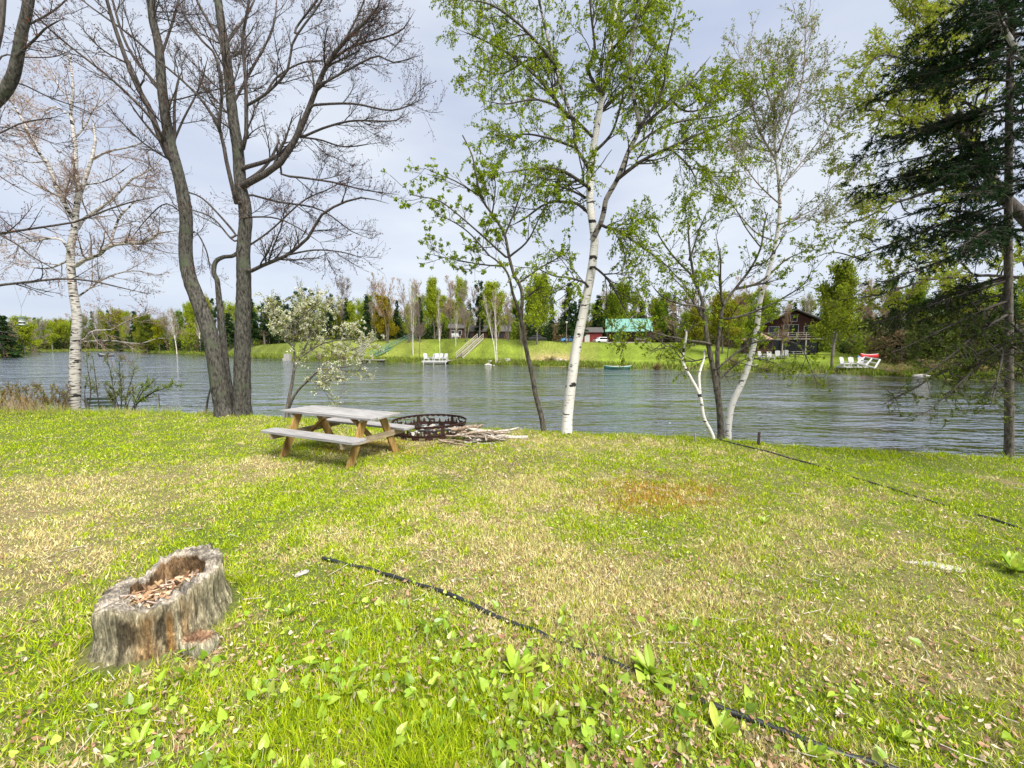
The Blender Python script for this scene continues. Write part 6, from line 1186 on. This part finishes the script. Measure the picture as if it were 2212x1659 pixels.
# ------------------------------------------------------------------ grass, litter, weeds on this lawn
rng = np.random.default_rng(200)
def lawn_points(n, lo=.9, hi=14., pw=.5, a0=-62, a1=60):
    q = rng.random(n); r = (lo**pw+q*(hi**pw-lo**pw))**(1/pw); th = np.radians(rng.uniform(a0, a1, n)); x = r*np.tan(th)*.9; y = r.copy()
    ok = (y < edge_y(x)+.35) & (np.abs(x) < 22); return x[ok], y[ok]
def outside_stump(x, y, k=1.12): return ((x-sc0[0])/(.29*k))**2+((y-sc0[1])/(.38*k))**2 > 1
def blades(x, y, hgt, wd, cols, lean=.55, seg=True):
    n = len(x); z = lawn_z(x, y)-.008; p = np.stack([x, y, z], 1); d = rng.normal(0, lean, (n, 3)); d[:, 2] = 1; d = nrm(d); fr = frames(d, rng.normal(size=(n, 3)))
    tv = np.array([(0, -.5, 0), (0, .5, 0), (.55, .38, .05), (.55, -.38, .05), (1, 0, .24)], float)
    sc = np.stack([hgt, wd, hgt], 1); V = np.einsum('nij,nkj->nki', fr, tv[None]*sc[:, None, :])+p[:, None]; V = V.reshape(-1, 3); o = (np.arange(n)*5)[:, None]
    c = np.repeat(cols, 5, 0); return V, o+np.array([[0, 1, 2, 3]]), o+np.array([[3, 2, 4]]), c
GC = [(.32, .43, .012), (.41, .50, .02), (.21, .32, .01), (.52, .58, .045)]; STC = [(.66, .59, .25), (.56, .47, .2), (.78, .74, .40), (.46, .36, .17)]
OC = [(.46, .25, .05), (.38, .26, .04), (.52, .36, .08)]
def kinds(x, y):
    A = weights(x, y); c = A.cumsum(1); r = rng.random(len(x))[:, None]; return (r > c).sum(1).clip(0, 3)
x, y = lawn_points(560000); ok = outside_stump(x, y) & (np.hypot(x-fx0, y-fy0) > .8); x, y = x[ok], y[ok]; k = kinds(x, y)
drop = (k == 2) & (rng.random(len(k)) < .75); x, y, k = x[~drop], y[~drop], k[~drop]; n = len(x)
cols = np.where((k == 0)[:, None], mixcols(GC, [3, 3, 2, 1], n, rng, .18), np.where((k == 3)[:, None], mixcols(OC, [1, 1, 1], n, rng, .2), mixcols(STC, [3, 3, 2, 2], n, rng, .18)))
h = np.where(k == 0, rng.uniform(.02, .06, n), rng.uniform(.02, .05, n))*(1+1.1*(vnoise(x, y, 2.7, 71)-.5)); w = (.0030+.00115*y)*rng.uniform(.7, 1.3, n)
tx, ty = lawn_points(2600, .9, 9.5, .5); tk = np.repeat(np.arange(len(tx)), 26); ax_ = tx[tk]+rng.normal(0, .022, len(tk)); ay_ = ty[tk]+rng.normal(0, .022, len(tk)); ok = outside_stump(ax_, ay_) & (rng.random(len(tx)) < .9)[tk]
ax_, ay_, tk = ax_[ok], ay_[ok], tk[ok]; A_t = weights(tx, ty); tg_ = (rng.random(len(tx)) < A_t[:, 0]*1.1+.15)[tk]; nt_ = len(tk)
x = np.concatenate([x, ax_]); y = np.concatenate([y, ay_]); k = np.concatenate([k, np.where(tg_, 0, 1)]); h = np.concatenate([h, rng.uniform(.03, .095, nt_)*rng.uniform(.5, 1.1, len(tx))[tk]]); w = np.concatenate([w, (.0028+.0009*ay_)*rng.uniform(.7, 1.2, nt_)])
cols = np.vstack([cols, np.where(tg_[:, None], mixcols(GC, [2, 3, 1, 3], nt_, rng, .15), mixcols(STC, [3, 2, 3, 1], nt_, rng, .15))]); n = len(x)
lush = (proj(np.stack([x, y, lawn_z(x, y)], 1)))
front = np.clip((lush[1]-1330)/200, 0, 1)*np.clip(1-np.abs(lush[0]-900)/900, 0, 1); h = h*(1+.9*front*(k == 0)*np.clip(vnoise(x, y, 3.3, 79)*2-.6, 0, 1)); edge = np.clip(1-(edge_y(x)-y)/.7, 0, 1); h = h*(1+1.6*edge*rng.random(n)*(x < -2)+.5*edge)
lean = .55+.6*(k != 0); ln_ = rng.normal(size=(n, 3))*lean[:, None]
V, q, t3, c = blades(x, y, h, w, cols, .6); 
m = M(); m.add(V, q, c); m.n -= 0
m2 = M(); m.f.append(t3); m.m.append(np.zeros(len(t3), int)); 
tag(m.build('grass', MT['grass']), 'patchy spring lawn of green and straw coloured grass', 'grass', kind='stuff')
# tufts that hug the stump
m = M(); n = 2600; a = rng.uniform(0, 2*PI, n); k_ = 1.13+np.abs(rng.normal(0, .09, n)); x = sc0[0]+.31*k_*np.cos(a); y = sc0[1]+.42*k_*np.sin(a); V, q, t3, c = blades(x, y, rng.uniform(.03, .10, n)*np.clip(vnoise(np.cos(a)*3+9, np.sin(a)*3, 1, 78)*2-.3, .3, 1.4), np.full(n, .005), mixcols(GC+STC[:2], [3, 3, 2, 1, 1, 1], n, rng, .2), .45)
m.add(V, q, c); m.f.append(t3); m.m.append(np.zeros(len(t3), int)); tag(m.build('stump_grass', MT['grass']), 'longer grass growing round the foot of the hollow stump', 'grass', kind='stuff')
# taller tufts of wild grass along the bank edge, mostly at the left
m = M(); n = 16000; x = rng.uniform(-17, 11, n); x = np.where(rng.random(n) < .45, rng.uniform(-17, -4, n), x); s = rng.normal(.02, .28, n); y = edge_y(x)+s; wl = np.clip((-x-3)/4, 0, 1); cl = np.clip(vnoise(x, y, 1.4, 72)*2.2-.6, .05, 1)
kp = (rng.random(n) < (.35+.65*cl)*(1-.75*((x > -4.5) & (x < -.5)))) ; x, y, wl, cl = x[kp], y[kp], wl[kp], cl[kp]; n = len(x)
V, q, t3, c = blades(x, y, (.05+.16*cl*rng.random(n))*(1+1.0*wl*rng.random(n)), np.full(n, .007), mixcols([(.24, .38, .04), (.5, .4, .2), (.34, .44, .07), (.4, .26, .12)], [4, 2.2, 2, .9], n, rng, .2), .35)
m.add(V, q, c); m.f.append(t3); m.m.append(np.zeros(len(t3), int)); tag(m.build('tall_grass', MT['grass']), 'taller wild grass fringing the river edge', 'tall grass', kind='stuff')
# dry reed stalks, left edge
m = M(); n = 2600; x = rng.uniform(-19, -13.4, n); y = edge_y(x)+rng.normal(.15, .35, n); V, q, t3, c = blades(x, y, rng.uniform(.3, .95, n)*np.clip((-x-12.5)/2, .4, 1), np.full(n, .007), mixcols([(.55, .42, .24), (.4, .24, .12), (.3, .34, .08), (.5, .34, .2)], [3, 2, 2, 1], n, rng, .2), .28)
m.add(V, q, c); m.f.append(t3); m.m.append(np.zeros(len(t3), int)); tag(m.build('dry_stalks', MT['grass']), 'dry tan stalks and grass heads at the left end of the bank', 'dry stalks', kind='stuff')
# dead leaves and chips
x, y = lawn_points(44000, .9, 10.5, .5); A = weights(x, y); kp = rng.random(len(x)) < (.16+1.0*A[:, 2]+.25*A[:, 1]+.35*(y < 2.2)); x, y = x[kp], y[kp]; ok = outside_stump(x, y, 1.2); x, y = x[ok], y[ok]; n = len(x)
lv = np.array([(0, 0, 0), (.25, .26, .10), (.62, .22, -.04), (1, .02, .12), (.66, -.24, .08), (.3, -.2, -.06), (.5, 0, .03)], float)
d = rng.normal(size=(n, 3))*np.array([1, 1, .22]); nh = rng.normal(0, .35, (n, 3)); nh[:, 2] += 1
m = M(); sz = rng.uniform(.012, .042, n)*(1+.12*(y > 4)); sc = np.stack([sz, sz*rng.uniform(.5, 1.1, n), sz*rng.uniform(.5, 1.8, n)], 1)
m.scatter(lv, LEAF6_F, np.stack([x, y, lawn_z(x, y)+.010+rng.uniform(0, .018, n)], 1), frames(d, nh), sc, mixcols([(.36, .23, .15), (.48, .36, .25), (.26, .15, .09), (.55, .45, .34), (.15, .09, .06)], [3, 3, 2, 1.5, 1.2], n, rng, .2))
tag(m.build('leaf_litter', MT['litter']), 'dry brown leaves and chips scattered through the lawn', 'leaf litter', kind='stuff')
# small pale twigs
m = M(); n = 500; x, y = lawn_points(n*2, 1, 10, .5); x, y = x[:n], y[:n]; n = len(x); a = rng.uniform(0, 2*PI, n); l = rng.uniform(.02, .09, n); z = lawn_z(x, y)+.022; pp = np.zeros((n, 3, 3))
for j, s in enumerate((-1, 0, 1)): pp[:, j] = np.stack([x+np.cos(a)*l*s, y+np.sin(a)*l*s, z+rng.normal(0, .004, n)], 1)
m.tubes(pp, np.full((n, 3), .0022), 4); tag(m.build('fallen_twigs', MT['stickw']), 'short pale twigs fallen on the lawn', 'twigs', kind='stuff')
# low round clover-like leaves, everywhere; broad heart leaves in the foreground
def weed(x, y, size, cols, wts, tilt, stemh, m, tv=HEART_V, tf=HEART_F):
    n = len(x); z = lawn_z(x, y); hd = rng.uniform(0, 2*PI, n); hh_ = rng.uniform(stemh[0], stemh[1], n); off = np.stack([np.cos(hd), np.sin(hd), np.zeros(n)], 1)*hh_[:, None]*.5
    p = np.stack([x, y, z+hh_], 1)+off; up = rng.uniform(tilt[0], tilt[1], n); d = np.stack([np.cos(hd)*np.cos(up), np.sin(hd)*np.cos(up), np.sin(up)], 1); nh = np.stack([-np.cos(hd)*np.sin(up), -np.sin(hd)*np.sin(up), np.cos(up)], 1)+rng.normal(0, .35, (n, 3))
    c = mixcols(cols, wts, n, rng, .22); sz = size[0]+(size[1]-size[0])*rng.random(n)**1.6; sc = np.stack([sz, sz*rng.uniform(.75, 1.15, n), sz*rng.uniform(.4, 1.6, n)], 1); m.scatter(tv, tf, p, frames(d, nh), sc, c)
    st = np.zeros((n, 3, 3)); st[:, 0] = np.stack([x, y, z-.01], 1); st[:, 1] = st[:, 0]+(p-st[:, 0])*np.array([.35, .35, .65]); st[:, 2] = p; m.tubes(st, np.full((n, 3), .0013), 3, c3=(.3, .4, .1))
WC = [(.29, .42, .03), (.37, .49, .05), (.2, .32, .02), (.44, .53, .08)]
m = M(); x, y = lawn_points(15000, .9, 8, .5); A = weights(x, y); kp = (rng.random(len(x)) < A[:, 0]*1.1*(.25+.75*np.clip(vnoise(x, y, 2.2, 75)*2-.5, 0, 1))) & outside_stump(x, y, 1.1); x, y = x[kp], y[kp]; weed(x, y, (.012, .03), WC, [3, 2, 2, 1], (-.1, .6), (.012, .035), m)
tag(m.build('clover', MT['weed']), 'small round leaved weeds spread through the lawn', 'ground cover', kind='stuff')
m = M(); x, y = lawn_points(14000, .85, 3.2, .8); u, v = proj(np.stack([x, y, lawn_z(x, y)], 1)); pr = np.clip((v-1290)/220, 0, 1)*(.35+.65*np.exp(-((u-950)/520)**2)); pr = pr*np.clip(vnoise(x, y, 5.1, 76)*2.2-.5, .08, 1)*.8*(.45+.55*(u < 1500)); kp = (rng.random(len(x)) < pr*.75) & outside_stump(x, y, 1.1); x, y = x[kp], y[kp]
weed(x, y, (.018, .062), [(.27, .4, .03), (.34, .47, .05), (.17, .28, .015), (.42, .52, .08), (.34, .25, .08)], [3, 2.5, 3, 1.2, .25], (-.1, 1.25), (.015, .085), m); tag(m.build('broad_leaves', MT['weed']), 'heart shaped leaves growing through the foreground grass', 'ground cover', kind='stuff')
# upright dock / dandelion rosettes: things of their own
def lance():
    tv = []; 
    for s, w in ((0, .03), (.2, .09), (.45, .16), (.7, .14), (.9, .06)): tv += [(s, w, .1*s*s*-1+.05), (s, 0, -.1*s*s), (s, -w, .1*s*s*-1+.05)]
    tv.append((1, 0, -.14)); f = []
    for i in range(4):
        for j in range(2): f.append((i*3+j, i*3+j+1, i*3+4+j, i*3+3+j))
    return np.array(tv, float), f
LV, LF = lance()
def rosette(u, v, n, size, label, up=(.5, 1.25), seed=0):
    rng2 = np.random.default_rng(seed); g = G(u, v); t = thing('weed_plant', g, label, 'weed'); m = M(); a = rng2.uniform(0, 2*PI, n); e = rng2.uniform(up[0], up[1], n)
    d = np.stack([np.cos(a)*np.cos(e), np.sin(a)*np.cos(e), np.sin(e)], 1); nh = np.stack([-np.cos(a)*np.sin(e), -np.sin(a)*np.sin(e), np.cos(e)], 1); p = np.tile(g, (n, 1))+np.stack([np.cos(a), np.sin(a), np.zeros(n)], 1)*.006
    m.scatter(LV, LF, p, frames(d, nh), rng2.uniform(size[0], size[1], n), mixcols(WC, [2, 3, 1, 2], n, rng2, .12)); m.build('leaf_rosette', MT['weed'], t)
for i, (u, v, n, s0_, s1_, lab) in enumerate([
    (1410, 1462, 13, .09, .16, 'leafy weed with upright leaves standing at the black pipe, right of centre'), (1112, 1455, 12, .09, .15, 'clump of upright pointed leaves at the centre of the foreground'), (1550, 1585, 12, .07, .12, 'low rosette of leaves right beside the lower end of the black pipe'),
    (1180, 1560, 10, .06, .11, 'leaf rosette at the bottom of the picture, below the centre clump'), (745, 1500, 9, .06, .11, 'rosette right of the stump in the lower foreground'), (620, 1330, 14, .05, .09, 'dense small grass like tuft between stump and pipe'), (1750, 1640, 9, .06, .10, 'leaf rosette in the grass at the bottom right beside the pipe'),
    (1940, 1600, 10, .05, .09, 'rosette in the bottom right foreground'), (955, 1600, 10, .06, .11, 'tall leaf cluster at the bottom edge left of centre'), (205, 1330, 12, .05, .10, 'bright leaf cluster pressed against the left side of the stump'), (300, 1610, 10, .05, .10, 'leaf rosette at the bottom left below the stump'),
    (2190, 1235, 24, .10, .18, 'tall bright green grass clump at the right edge of the lawn'), (1650, 1130, 16, .05, .09, 'green tuft in the middle of the right lawn'), (560, 1500, 9, .05, .09, 'small rosette below the rotten wood block'), (1330, 1620, 9, .06, .1, 'leaf rosette at the bottom edge right of centre')]):
    rosette(u, v, n, (s0_, s1_), lab, seed=300+i)
